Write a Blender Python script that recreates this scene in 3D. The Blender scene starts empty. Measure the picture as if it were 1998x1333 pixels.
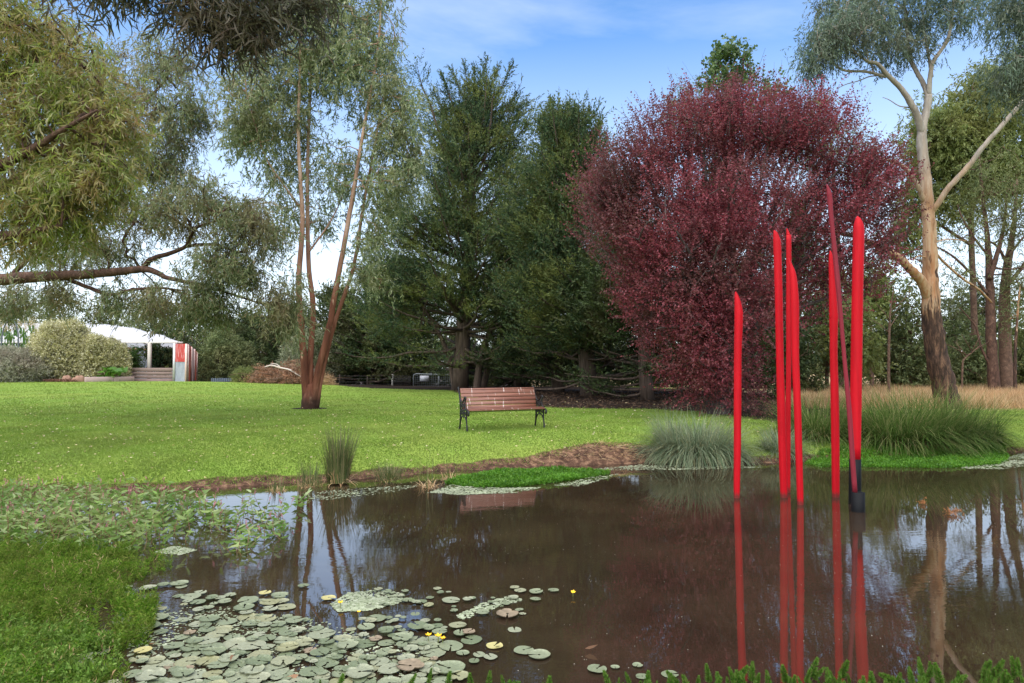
import bpy, math, random
import numpy as np
from mathutils import Vector

rng = np.random.default_rng(11)
random.seed(11)
SC = bpy.context.scene
COL = SC.collection
PI = math.pi

# ------------------------------------------------------------------ camera
CAM_H = 1.65
FPX = 1332.0                       # focal length in photo pixels (photo 1998 wide)
CX, CY = 999.0, 666.5
PITCH = math.atan((715 - CY) / FPX)
cam_d = bpy.data.cameras.new('camera')
cam_d.sensor_width = 36.0
cam_d.lens = 36.0 * FPX / 1998.0
cam_d.clip_start = 0.05
cam_d.clip_end = 6000
cam = bpy.data.objects.new('camera', cam_d)
COL.objects.link(cam)
cam.location = (0, 0, CAM_H)
cam.rotation_euler = (PI / 2 + PITCH, 0, 0)
SC.camera = cam
SC.cycles.max_bounces = 6
SC.cycles.diffuse_bounces = 3
SC.cycles.glossy_bounces = 3
SC.cycles.transmission_bounces = 4
SC.cycles.transparent_max_bounces = 6

# ------------------------------------------------------------------ light
SUN_EL, SUN_AZ = math.radians(60), math.radians(205)   # azimuth from +Y, clockwise: behind the camera, to the left
SKY_STRENGTH = 0.050
w = bpy.data.worlds.new('World')
SC.world = w
w.use_nodes = True
wt = w.node_tree
for n in list(wt.nodes):
    wt.nodes.remove(n)
def wn(t, **k):
    n = wt.nodes.new(t)
    for a, b in k.items():
        setattr(n, a, b)
    return n
sky = wn('ShaderNodeTexSky', sky_type='NISHITA')
sky.sun_disc = False
sky.sun_elevation = SUN_EL
sky.sun_rotation = SUN_AZ
sky.air_density = 1.0
sky.dust_density = 0.6
sky.ozone_density = 2.0
geo = wn('ShaderNodeTexCoord')
mp = wn('ShaderNodeMapping')
mp.inputs['Scale'].default_value = (1.0, 1.2, 4.2)
mp.inputs['Rotation'].default_value = (0.1, 0.75, 0.2)
nz = wn('ShaderNodeTexNoise')
nz.inputs['Scale'].default_value = 1.7
nz.inputs['Detail'].default_value = 7
nz.inputs['Roughness'].default_value = 0.55
nz.inputs['Distortion'].default_value = 0.5
rp = wn('ShaderNodeValToRGB')
rp.color_ramp.elements[0].position = 0.42
rp.color_ramp.elements[1].position = 0.70
rp.color_ramp.elements[0].color = (0, 0, 0, 1)
rp.color_ramp.elements[1].color = (0.36, 0.36, 0.36, 1)
sep = wn('ShaderNodeSeparateXYZ')
hz = wn('ShaderNodeMapRange')
hz.inputs['From Min'].default_value = 0.0
hz.inputs['From Max'].default_value = 0.44
hz.inputs['To Min'].default_value = 0.95
hz.inputs['To Max'].default_value = 0.0
mx = wn('ShaderNodeMath', operation='MAXIMUM')
mix = wn('ShaderNodeMix', data_type='RGBA')
tint = wn('ShaderNodeMix', data_type='RGBA', blend_type='MULTIPLY')
tint.inputs['Factor'].default_value = 1.0
tint.inputs[7].default_value = (0.74, 1.01, 1.22, 1)
bg = wn('ShaderNodeBackground')
bg.inputs['Strength'].default_value = SKY_STRENGTH
wo = wn('ShaderNodeOutputWorld')
L = wt.links.new
L(geo.outputs['Generated'], mp.inputs['Vector'])
L(mp.outputs['Vector'], nz.inputs['Vector'])
L(nz.outputs['Fac'], rp.inputs['Fac'])
L(geo.outputs['Generated'], sep.inputs['Vector'])
L(sep.outputs['Z'], hz.inputs['Value'])
L(rp.outputs['Color'], mx.inputs[0])
L(hz.outputs['Result'], mx.inputs[1])
L(sky.outputs['Color'], tint.inputs[6])
L(mx.outputs[0], mix.inputs[0])
L(tint.outputs[2], mix.inputs[6])
mix.inputs[7].default_value = (5.9, 6.2, 6.45, 1)      # thin bright cloud
L(mix.outputs[2], bg.inputs['Color'])
L(bg.outputs['Background'], wo.inputs['Surface'])

sun_d = bpy.data.lights.new('sun', 'SUN')
sun_d.energy = 1.5
sun_d.angle = math.radians(105)
sun_d.color = (1.0, 0.94, 0.85)
sun = bpy.data.objects.new('sun', sun_d)
COL.objects.link(sun)
sdir = Vector((math.sin(SUN_AZ) * math.cos(SUN_EL), math.cos(SUN_AZ) * math.cos(SUN_EL), math.sin(SUN_EL)))
sun.rotation_euler = sdir.to_track_quat('Z', 'Y').to_euler()
sun.location = (-20, -30, 40)
SC.view_settings.view_transform = 'Standard'
SC.view_settings.look = 'None'
SC.view_settings.gamma = 1.0
SC.view_settings.exposure = 2.25

# ------------------------------------------------------------------ pixels to points
CP, SP = math.cos(PITCH), math.sin(PITCH)
def ray(px, py):
    px = np.asarray(px, float); py = np.asarray(py, float)
    a = (px - CX) / FPX; b = (CY - py) / FPX
    d = np.stack([a, CP - SP * b, SP + CP * b], -1)
    return d / d[..., 1:2]
def P(px, py, d):
    r = ray(px, py)
    return np.array([0, 0, CAM_H]) + r * np.asarray(d, float)[..., None] if np.ndim(d) else np.array([0, 0, CAM_H]) + r * d
def onplane(px, py, z=0.0):
    r = ray(px, py)
    t = (z - CAM_H) / r[..., 2]
    return np.array([0, 0, CAM_H]) + r * t[..., None]

# ------------------------------------------------------------------ terrain
shore_px = [(0, 966), (150, 964), (300, 961), (480, 947), (600, 941), (700, 935), (800, 928), (870, 919), (960, 915),
            (1100, 909), (1250, 904), (1400, 906), (1500, 903), (1580, 899), (1700, 896), (1880, 892), (1950, 885), (2100, 878)]
sp = [tuple(onplane(x, y)[:2]) for x, y in shore_px]
SHORE = np.array([(-10.5, 8.3), (-8.0, 8.75)] + sp + [(13.5, 12.5), (15, 9), (12, 4.5), (7, 2.4), (2, 1.9), (-2.0, 1.9), (-4.2, 2.7), (-6.2, 4.3), (-9.5, 6.2)])
def shore_dist(X, Y):
    """signed distance to the pond edge, positive on land"""
    shp = np.shape(X)
    x = np.ravel(X).astype(float); y = np.ravel(Y).astype(float)
    best = np.full(x.shape, 1e9); inside = np.zeros(x.shape, bool)
    n = len(SHORE)
    for i in range(n):
        a = SHORE[i]; b = SHORE[(i + 1) % n]
        e = b - a
        t = np.clip(((x - a[0]) * e[0] + (y - a[1]) * e[1]) / (e @ e), 0, 1)
        best = np.minimum(best, (x - a[0] - t * e[0]) ** 2 + (y - a[1] - t * e[1]) ** 2)
        c = (a[1] > y) != (b[1] > y)
        xi = a[0] + (y - a[1]) / (e[1] if abs(e[1]) > 1e-9 else 1e-9) * e[0]
        inside ^= c & (x < xi)
    return (np.sqrt(best) * np.where(inside, -1, 1)).reshape(shp)
def sstep(a, b, x):
    t = np.clip((x - a) / (b - a), 0, 1)
    return t * t * (3 - 2 * t)
def wob(x, y, k=1.0):
    return (np.sin(x * 1.7 * k + 1.3) * np.cos(y * 2.1 * k - .4) + .6 * np.sin(x * 3.9 * k - y * 2.7 * k + 2) + .4 * np.cos(x * 6.3 * k + y * 5.1 * k)) / 2
def height(X, Y):
    X = np.asarray(X, float); Y = np.asarray(Y, float)
    s = shore_dist(X, Y)
    s = s + 0.10 * wob(X, Y, 1.4) * np.exp(-np.abs(s) / 1.0)
    bank = np.exp(-((X - 1.6) / 1.7) ** 2) * (Y > 9)
    z = np.where(s > 0, 0.42 * (1 - np.exp(-s / 0.95)) + 0.13 * bank * sstep(0, .35, s) * np.exp(-np.maximum(s, 0) / 1.5), np.maximum(s * .5, -0.7))
    k = 0.06 + 0.32 * (1 - sstep(-22, -2, X))
    far = sstep(14, 38, Y)
    z = z + np.where(s > 0, k * far, 0)
    z = z - np.where(Y > 37, 0.042 * np.minimum(Y - 37, 300) * sstep(37, 50, Y), 0)
    z = z + np.where(s > 0.6, 0.012 * wob(X, Y, .5), 0)
    return z
def G(px, py, dmin=4.0, dmax=60.0):
    """the point where the ground is seen at that pixel"""
    r = ray(px, py)
    ds = np.linspace(dmin, dmax, 1600)
    pts = np.array([0, 0, CAM_H]) + r * ds[:, None]
    h = np.maximum(height(pts[:, 0], pts[:, 1]), 0)
    i = np.argmax(pts[:, 2] < h)
    if i == 0:
        i = len(ds) - 1
    return np.array([pts[i, 0], pts[i, 1], h[i]])
def GD(px, d):
    """ground point below pixel column px at distance d"""
    x = float(ray(px, 700)[0] * d)
    return np.array([x, d, float(height(np.array([x]), np.array([d]))[0])])

# ------------------------------------------------------------------ materials
class NT:
    def __init__(self, name):
        self.m = bpy.data.materials.new(name)
        self.m.use_nodes = True
        self.t = self.m.node_tree
        self.b = self.t.nodes['Principled BSDF']
        self.o = self.t.nodes['Material Output']
    def n(self, t, ins=None, **k):
        x = self.t.nodes.new(t)
        for a, b in k.items():
            setattr(x, a, b)
        for a, b in (ins or {}).items():
            if hasattr(b, 'is_output') or isinstance(b, bpy.types.NodeSocket):
                self.t.links.new(b, x.inputs[a])
            else:
                x.inputs[a].default_value = b
        return x
    def l(self, a, b):
        self.t.links.new(a, b)
    def coord(self, kind='Object', scale=(1, 1, 1), rot=(0, 0, 0)):
        c = self.n('ShaderNodeTexCoord')
        m = self.n('ShaderNodeMapping', {'Vector': c.outputs[kind], 'Scale': scale, 'Rotation': rot})
        return m.outputs[0]
    def noise(self, v, scale, detail=4, rough=.55, dist=0):
        return self.n('ShaderNodeTexNoise', {'Vector': v, 'Scale': scale, 'Detail': detail, 'Roughness': rough, 'Distortion': dist}).outputs['Fac']
    def ramp(self, f, stops, interp='LINEAR'):
        r = self.n('ShaderNodeValToRGB', {'Fac': f})
        cr = r.color_ramp
        cr.interpolation = interp
        while len(cr.elements) < len(stops):
            cr.elements.new(0.5)
        for e, (p, c) in zip(cr.elements, stops):
            e.position = p
            e.color = (*c, 1) if not np.isscalar(c) else (c, c, c, 1)
        return r.outputs['Color']
    def mix(self, f, a, b, blend='MIX'):
        x = self.n('ShaderNodeMix', data_type='RGBA', blend_type=blend)
        for i, v in ((0, f), (6, a), (7, b)):
            if isinstance(v, bpy.types.NodeSocket):
                self.l(v, x.inputs[i])
            elif i == 0:
                x.inputs[0].default_value = v
            else:
                x.inputs[i].default_value = (*v, 1)
        return x.outputs[2]
    def math(self, op, a, b=0.0, clamp=False):
        x = self.n('ShaderNodeMath', operation=op, use_clamp=clamp)
        for i, v in ((0, a), (1, b)):
            if isinstance(v, bpy.types.NodeSocket):
                self.l(v, x.inputs[i])
            else:
                x.inputs[i].default_value = v
        return x.outputs[0]
    def bump(self, h, strength=.4, dist=.02):
        b = self.n('ShaderNodeBump', {'Height': h, 'Strength': strength, 'Distance': dist})
        self.l(b.outputs[0], self.b.inputs['Normal'])
    def base(self, c):
        if isinstance(c, bpy.types.NodeSocket):
            self.l(c, self.b.inputs['Base Color'])
        else:
            self.b.inputs['Base Color'].default_value = (*c, 1)
    def set(self, **k):
        for a, v in k.items():
            self.b.inputs[a].default_value = v
        return self

def leaf_mat(name, cols, clump=None, trans=.3, rough=.5, nscale=.9, spec=.35, clump_amt=.55):
    """cols: per-leaf colour range; clump: a second tone that takes whole sprays"""
    N = NT(name)
    g = N.n('ShaderNodeNewGeometry')
    stops = [(i / max(1, len(cols) - 1), c) for i, c in enumerate(cols)]
    c = N.ramp(g.outputs['Random Per Island'], stops)
    v = N.coord()
    if clump:
        f = N.ramp(N.noise(v, nscale, 3, .6), [(.46, 0.0), (.64, 1.0)])
        f = N.math('MULTIPLY', f, clump_amt)
        c = N.mix(f, c, clump)
    k = N.ramp(N.noise(v, nscale * 2.3, 2, .5), [(.3, .72), (.7, 1.2)])
    c = N.mix(1.0, c, k, 'MULTIPLY')
    N.base(c)
    N.set(Roughness=rough)
    N.b.inputs['Specular IOR Level'].default_value = spec
    tr = N.n('ShaderNodeBsdfTranslucent', {'Color': c})
    ms = N.n('ShaderNodeMixShader', {'Fac': min(.5, trans + .10)})
    N.l(N.b.outputs[0], ms.inputs[1])
    N.l(tr.outputs[0], ms.inputs[2])
    N.l(ms.outputs[0], N.o.inputs['Surface'])
    return N.m

def bark_mat(name, stops, scale=(7, 7, 1.6), rough=.85, bump=.6, detail=6, patch=None, dist=.6):
    N = NT(name)
    v = N.coord('Object', scale)
    f = N.noise(v, 1.0, detail, .62, dist)
    c = N.ramp(f, stops)
    if patch:
        col, lo, hi, ps = patch
        pf = N.ramp(N.noise(N.coord('Object', ps), 1.0, 3, .5), [(lo, 0.0), (hi, 1.0)])
        c = N.mix(pf, c, col)
    N.base(c)
    N.set(Roughness=rough)
    N.b.inputs['Specular IOR Level'].default_value = .2
    f2 = N.noise(N.coord('Object', tuple(s * 3 for s in scale)), 1.0, 5, .6)
    N.bump(N.math('ADD', f, f2), bump, .03)
    return N.m

def plain(name, col, rough=.6, var=.15, scale=6, metal=0, bump=0, spec=.4):
    N = NT(name)
    v = N.coord()
    f = N.noise(v, scale, 5, .6)
    c = N.mix(f, tuple(x * (1 - var) for x in col), tuple(min(1, x * (1 + var)) for x in col))
    N.base(c)
    N.set(Roughness=rough, Metallic=metal)
    N.b.inputs['Specular IOR Level'].default_value = spec
    if bump:
        N.bump(f, bump, .01)
    return N.m

# ------------------------------------------------------------------ mesh helpers
def make_mesh(name, V, F4=None, F3=None, smooth=False):
    V = np.asarray(V, np.float32).reshape(-1, 3)
    parts, starts, tot, off = [], [], 0, 0
    me = bpy.data.meshes.new(name)
    me.vertices.add(len(V))
    me.vertices.foreach_set('co', V.ravel())
    loops, ls = [], []
    if F4 is not None and len(F4):
        F4 = np.asarray(F4, np.int32).reshape(-1, 4)
        loops.append(F4.ravel()); ls.append(np.arange(len(F4)) * 4)
        off = len(F4) * 4
    if F3 is not None and len(F3):
        F3 = np.asarray(F3, np.int32).reshape(-1, 3)
        loops.append(F3.ravel()); ls.append(off + np.arange(len(F3)) * 3)
    lo = np.concatenate(loops); ls = np.concatenate(ls)
    me.loops.add(len(lo))
    me.loops.foreach_set('vertex_index', lo.astype(np.int32))
    me.polygons.add(len(ls))
    me.polygons.foreach_set('loop_start', ls.astype(np.int32))
    if smooth:
        me.polygons.foreach_set('use_smooth', np.ones(len(ls), bool))
    me.update(calc_edges=True)
    me.validate()
    return me

class MB:
    """collects vertices and faces of one mesh"""
    def __init__(self):
        self.V, self.Q, self.T, self.n = [], [], [], 0
    def add(self, V, Q=None, T=None):
        V = np.asarray(V, float).reshape(-1, 3)
        self.V.append(V)
        if Q is not None and len(Q):
            self.Q.append(np.asarray(Q, int).reshape(-1, 4) + self.n)
        if T is not None and len(T):
            self.T.append(np.asarray(T, int).reshape(-1, 3) + self.n)
        self.n += len(V)
        return self
    def verts(self):
        return np.concatenate(self.V)
    def obj(self, name, mat, parent=None, loc=None, smooth=False):
        V = self.verts()
        o_loc = np.zeros(3)
        if parent is not None:
            o_loc = WL[parent.name]
        elif loc is not None:
            o_loc = np.asarray(loc, float)
        me = make_mesh(name, V - o_loc, np.concatenate(self.Q) if self.Q else None, np.concatenate(self.T) if self.T else None, smooth)
        me.materials.append(mat)
        o = bpy.data.objects.new(name, me)
        COL.objects.link(o)
        if parent is not None:
            o.parent = parent
            WL[o.name] = o_loc
        else:
            o.location = o_loc
            WL[o.name] = o_loc
        return o
    def box(self, c, s, R=None, taper=1.0):
        hx, hy, hz = s[0] / 2, s[1] / 2, s[2] / 2
        v = np.array([(-hx, -hy, -hz), (hx, -hy, -hz), (hx, hy, -hz), (-hx, hy, -hz),
                      (-hx * taper, -hy * taper, hz), (hx * taper, -hy * taper, hz), (hx * taper, hy * taper, hz), (-hx * taper, hy * taper, hz)])
        if R is not None:
            v = v @ np.asarray(R).T
        return self.add(v + np.asarray(c, float), [(3, 2, 1, 0), (4, 5, 6, 7), (0, 1, 5, 4), (1, 2, 6, 5), (2, 3, 7, 6), (3, 0, 4, 7)])
    def bevel_box(self, c, s, b, R=None):
        """box with chamfered edges (octagonal section along each direction)"""
        hx, hy, hz = s[0] / 2, s[1] / 2, s[2] / 2
        pts = []
        for z, q in ((-hz, b), (-hz + b, 0), (hz - b, 0), (hz, b)):
            pts += [(-hx + b + q * .0, -hy + q, z), (hx - b, -hy + q, z), (hx - q, -hy + b, z), (hx - q, hy - b, z),
                    (hx - b, hy - q, z), (-hx + b, hy - q, z), (-hx + q, hy - b, z), (-hx + q, -hy + b, z)]
        v = np.array(pts)
        if R is not None:
            v = v @ np.asarray(R).T
        Q = []
        for k in range(3):
            for i in range(8):
                j = (i + 1) % 8
                Q.append((k * 8 + i, k * 8 + j, k * 8 + 8 + j, k * 8 + 8 + i))
        Q += [(3, 2, 1, 0), (7, 4, 3, 0), (7, 6, 5, 4)]
        t = 24
        Q += [(t, t + 1, t + 2, t + 3), (t, t + 3, t + 4, t + 7), (t + 4, t + 5, t + 6, t + 7)]
        return self.add(v + np.asarray(c, float), Q)
    def tube(self, pts, rad, sides=8, jitter=0.0, cap=True, flat=None, sub=0):
        pts = np.asarray(pts, float)
        rad = np.broadcast_to(np.asarray(rad, float), (len(pts),)).copy()
        if sub:
            pts, rad = catmull(pts, rad, sub)
        n = len(pts)
        tan = np.gradient(pts, axis=0)
        tan /= np.linalg.norm(tan, axis=1, keepdims=True) + 1e-9
        ref = np.array([1.0, 0, 0]) if abs(tan[0][0]) < .8 else np.array([0, 1.0, 0])
        u = ref - tan[0] * (ref @ tan[0]); u /= np.linalg.norm(u)
        a = np.arange(sides) * 2 * PI / sides
        V = np.zeros((n, sides, 3))
        for i in range(n):
            u = u - tan[i] * (u @ tan[i]); u /= np.linalg.norm(u) + 1e-9
            v = np.cross(tan[i], u)
            r = rad[i]
            rr = r * (1 + jitter * rng.normal(size=sides)) if jitter else r
            V[i] = pts[i] + (np.cos(a) * rr)[:, None] * u + (np.sin(a) * rr)[:, None] * v
        i, j = np.meshgrid(np.arange(n - 1), np.arange(sides), indexing='ij')
        j2 = (j + 1) % sides
        Q = np.stack([i * sides + j, i * sides + j2, (i + 1) * sides + j2, (i + 1) * sides + j], -1).reshape(-1, 4)
        Vf = V.reshape(-1, 3)
        T = []
        if cap:
            Vf = np.concatenate([Vf, pts[:1], pts[-1:]])
            c0, c1 = n * sides, n * sides + 1
            T = [(c0, (k + 1) % sides, k) for k in range(sides)] + [(c1, (n - 1) * sides + k, (n - 1) * sides + (k + 1) % sides) for k in range(sides)]
        return self.add(Vf, Q, T)

WL = {}
def catmull(pts, rad, sub):
    p = np.concatenate([2 * pts[:1] - pts[1:2], pts, 2 * pts[-1:] - pts[-2:-1]])
    o, r = [], []
    for i in range(len(pts) - 1):
        for k in range(sub):
            t = k / sub
            p0, p1, p2, p3 = p[i], p[i + 1], p[i + 2], p[i + 3]
            o.append(.5 * ((2 * p1) + (-p0 + p2) * t + (2 * p0 - 5 * p1 + 4 * p2 - p3) * t * t + (-p0 + 3 * p1 - 3 * p2 + p3) * t ** 3))
            r.append(rad[i] * (1 - t) + rad[i + 1] * t)
    o.append(pts[-1]); r.append(rad[-1])
    return np.array(o), np.array(r)

def tag(o, label=None, cat=None, group=None, kind=None):
    if label: o['label'] = label
    if cat: o['category'] = cat
    if group: o['group'] = group
    if kind: o['kind'] = kind
    return o
def thing(name, label, cat, loc=(0, 0, 0), group=None):
    o = bpy.data.objects.new(name, None)
    o.empty_display_size = .2
    COL.objects.link(o)
    o.location = tuple(float(x) for x in loc)
    WL[o.name] = np.asarray(loc, float)
    return tag(o, label, cat, group)
def copy_tree(root, loc, rz=0, sc=1.0, label=None):
    r = root.copy(); COL.objects.link(r)
    r.location = tuple(float(x) for x in loc); r.rotation_euler = (0, 0, rz); r.scale = (sc, sc, sc)
    if label: r['label'] = label
    for ch in list(root.children):
        c = ch.copy(); COL.objects.link(c); c.parent = r
        for g in ch.children:
            d = g.copy(); COL.objects.link(d); d.parent = c
    return r

def unit(v):
    return v / (np.linalg.norm(v, axis=-1, keepdims=True) + 1e-9)
def rand_dir(n):
    return unit(rng.normal(size=(n, 3)))

def leaf_geo(pos, d, Ln, W, curl=0.12):
    """one folded diamond per leaf: 4 vertices"""
    n = len(pos)
    d = unit(d)
    Ln = np.broadcast_to(Ln, (n,))[:, None]; W = np.broadcast_to(W, (n,))[:, None]
    s = unit(np.cross(d, rand_dir(n)))
    nn = np.cross(d, s)
    V = np.empty((n, 4, 3))
    V[:, 0] = pos
    m = pos + d * Ln * .42 + nn * Ln * curl * .5
    V[:, 1] = m + s * W * .5
    V[:, 2] = pos + d * Ln - nn * Ln * curl * .4
    V[:, 3] = m - s * W * .5
    Q = np.arange(n * 4).reshape(n, 4)
    return V.reshape(-1, 3), Q
def leaf_long(pos, d, Ln, W, bend=.25):
    """a longer curved blade: 8 vertices, 3 quads"""
    n = len(pos)
    d = unit(d)
    Ln = np.broadcast_to(Ln, (n,))[:, None]; W = np.broadcast_to(W, (n,))[:, None]
    s = unit(np.cross(d, rand_dir(n)))
    nn = np.cross(d, s)
    b = rng.normal(size=(n, 1)) * bend
    V = np.empty((n, 8, 3))
    for k, (t, wd) in enumerate(((0, .12), (.3, .95), (.65, .8), (1.0, .06))):
        c = pos + d * Ln * t + s * Ln * b * t * t + nn * Ln * .1 * math.sin(t * 3)
        V[:, 2 * k] = c + nn * W * wd * .5
        V[:, 2 * k + 1] = c - nn * W * wd * .5
    base = (np.arange(n) * 8)[:, None, None]
    Q = (np.array([(0, 1, 3, 2), (2, 3, 5, 4), (4, 5, 7, 6)])[None] + base).reshape(-1, 4)
    return V.reshape(-1, 3), Q
def sprays(base, d, k, slen, leafL, leafW, spread=.6, droop=0.0, fn=leaf_geo, lj=.3):
    """k leaves along each spray axis"""
    S = len(base)
    d = unit(d)
    t = (np.arange(k) + .5)[None, :] / k + rng.uniform(-.04, .04, (S, k))
    slen = np.broadcast_to(slen, (S,))[:, None]
    pos = base[:, None] + d[:, None] * (t * slen)[..., None]
    pos[..., 2] -= droop * (t * slen) ** 2
    side = unit(np.cross(d, rand_dir(S)))
    sg = np.where(np.arange(k) % 2, 1, -1)[None, :, None]
    ld = d[:, None] * (1 - spread) + side[:, None] * sg * spread + rng.normal(size=(S, k, 3)) * .25
    ld[..., 2] -= droop * 1.0
    LL = leafL * rng.uniform(1 - lj, 1 + lj, S * k)
    return fn(pos.reshape(-1, 3), ld.reshape(-1, 3), LL, LL * (leafW / leafL) * rng.uniform(.8, 1.2, S * k))

def twigs_batch(mb, A, B, r0, r1, sag=.1, sides=4):
    """a bent twig from each A to each B"""
    n = len(A)
    if n == 0: return
    Ld = np.linalg.norm(B - A, axis=1, keepdims=True)
    M = (A + B) / 2 + rng.normal(size=(n, 3)) * Ld * .09
    M[:, 2] += sag * Ld[:, 0]
    P3 = np.stack([A, M, B], 1)
    tan = unit(B - A)
    u = unit(np.cross(tan, np.array([.3, .2, .95])))
    v = np.cross(tan, u)
    a = np.arange(sides) * 2 * PI / sides
    R = np.stack([r0, (r0 + r1) / 2, r1], 1)
    V = P3[:, :, None] + R[:, :, None, None] * (np.cos(a)[None, None, :, None] * u[:, None, None] + np.sin(a)[None, None, :, None] * v[:, None, None])
    base = (np.arange(n) * 3 * sides)[:, None]
    Q = []
    for i in range(2):
        for j in range(sides):
            j2 = (j + 1) % sides
            Q.append([i * sides + j, i * sides + j2, (i + 1) * sides + j2, (i + 1) * sides + j])
    Q = (np.array(Q)[None] + base[..., None]).reshape(-1, 4)
    mb.add(V.reshape(-1, 3), Q)

def grow_twigs(mb, limb_pts, cl, rtip=.008, rmax=.05, sag=.08, pref=None):
    """joins every cluster to the nearest limb or earlier cluster, so that twigs fork like a tree's"""
    nodes = np.concatenate([limb_pts, cl])
    M = len(limb_pts)
    d0 = np.min(np.linalg.norm(cl[:, None] - limb_pts[None], axis=2), axis=1)
    order = np.argsort(d0)
    avail = np.zeros(len(nodes), bool); avail[:M] = True
    par = np.full(len(nodes), -1); cnt = np.ones(len(nodes))
    cost0 = np.zeros(len(nodes))
    for i in order:
        idx = np.nonzero(avail)[0]
        dd = np.linalg.norm(nodes[idx] - cl[i], axis=1)
        j = idx[np.argmin(dd + .25 * cost0[idx])]
        par[M + i] = j
        cost0[M + i] = cost0[j] + np.linalg.norm(nodes[j] - cl[i])
        avail[M + i] = True
    for i in order[::-1]:
        j = par[M + i]
        if j >= M: cnt[j] += cnt[M + i]
    ii = M + np.arange(len(cl))
    r0 = np.minimum(rtip * np.sqrt(cnt[ii]) * 1.3, rmax)
    twigs_batch(mb, nodes[par[ii]], nodes[ii], r0, np.minimum(rtip * np.sqrt(np.maximum(cnt[ii] - 1, .5)) * 1.1, rmax), sag)
    return nodes[par[ii]]

def blob_pts(blobs, shell=.45):
    """cluster centres inside ellipsoids given in picture pixels and a distance"""
    out = []
    for (px, py, rx, ry, d, rz, n) in blobs:
        u = rand_dir(n) * (rng.uniform(0, 1, (n, 1)) ** shell)
        dd = d + u[:, 1] * rz
        out.append(P(px + u[:, 0] * rx, py + u[:, 2] * ry, d) + np.stack([np.zeros(n), u[:, 1] * rz, np.zeros(n)], 1))
    return np.concatenate(out)

def PX(lst, d):
    """picture polyline -> points at distance d (entries may carry their own distance)"""
    return np.array([P(q[0], q[1], q[2] if len(q) > 2 else d) for q in lst])

def gum_tree(name, label, cat, base, limbs, blobs, M_bark, M_leaf, leafL=.11, leafW=.018, nspray=7, k=9, slen=.45, hang=.9,
             spread=.35, fn=leaf_geo, group=None, csize=.28, rtip=.008, rmax=.05, jit=.03, sides=10, hor=.55, shell=.45, cl=None, pref_sag=.08, bare=0.0):
    t = thing(name, label, cat, base, group)
    tr = MB(); lp = []
    for pts, rad in limbs:
        pp, rr = catmull(np.asarray(pts, float), np.asarray(rad, float), 6)
        wl = rng.normal(size=pp.shape) * rr[:, None] * .05
        wl[0] = 0
        tr.tube(pp + wl, rr, sides, jit)
        lp.append(pp)
    lp = np.concatenate(lp)
    tr.obj('trunk', M_bark, t, smooth=True)
    if cl is None:
        cl = blob_pts(blobs, shell)
    if hang > .6: cl = cl + np.array([0, 0, .30 * slen + .5 * leafL])
    tw = MB()
    grow_twigs(tw, lp, cl, rtip, rmax, pref_sag)
    tw.obj('branches', M_bark, t)
    lf = MB()
    n = len(cl)
    keep = np.nonzero(rng.uniform(size=n) >= bare)[0]
    b = np.repeat(cl[keep], nspray, 0) + rng.normal(size=(len(keep) * nspray, 3)) * csize
    d = rng.normal(size=(len(b), 3)) * hor
    d[:, 2] -= hang
    V, Q = sprays(b, d, k, slen * rng.uniform(.6, 1.2, len(b)), leafL, leafW, spread, .25 if hang > 0 else 0, fn)
    lf.add(V, Q)
    lf.obj('crown', M_leaf, t)
    return t

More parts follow.
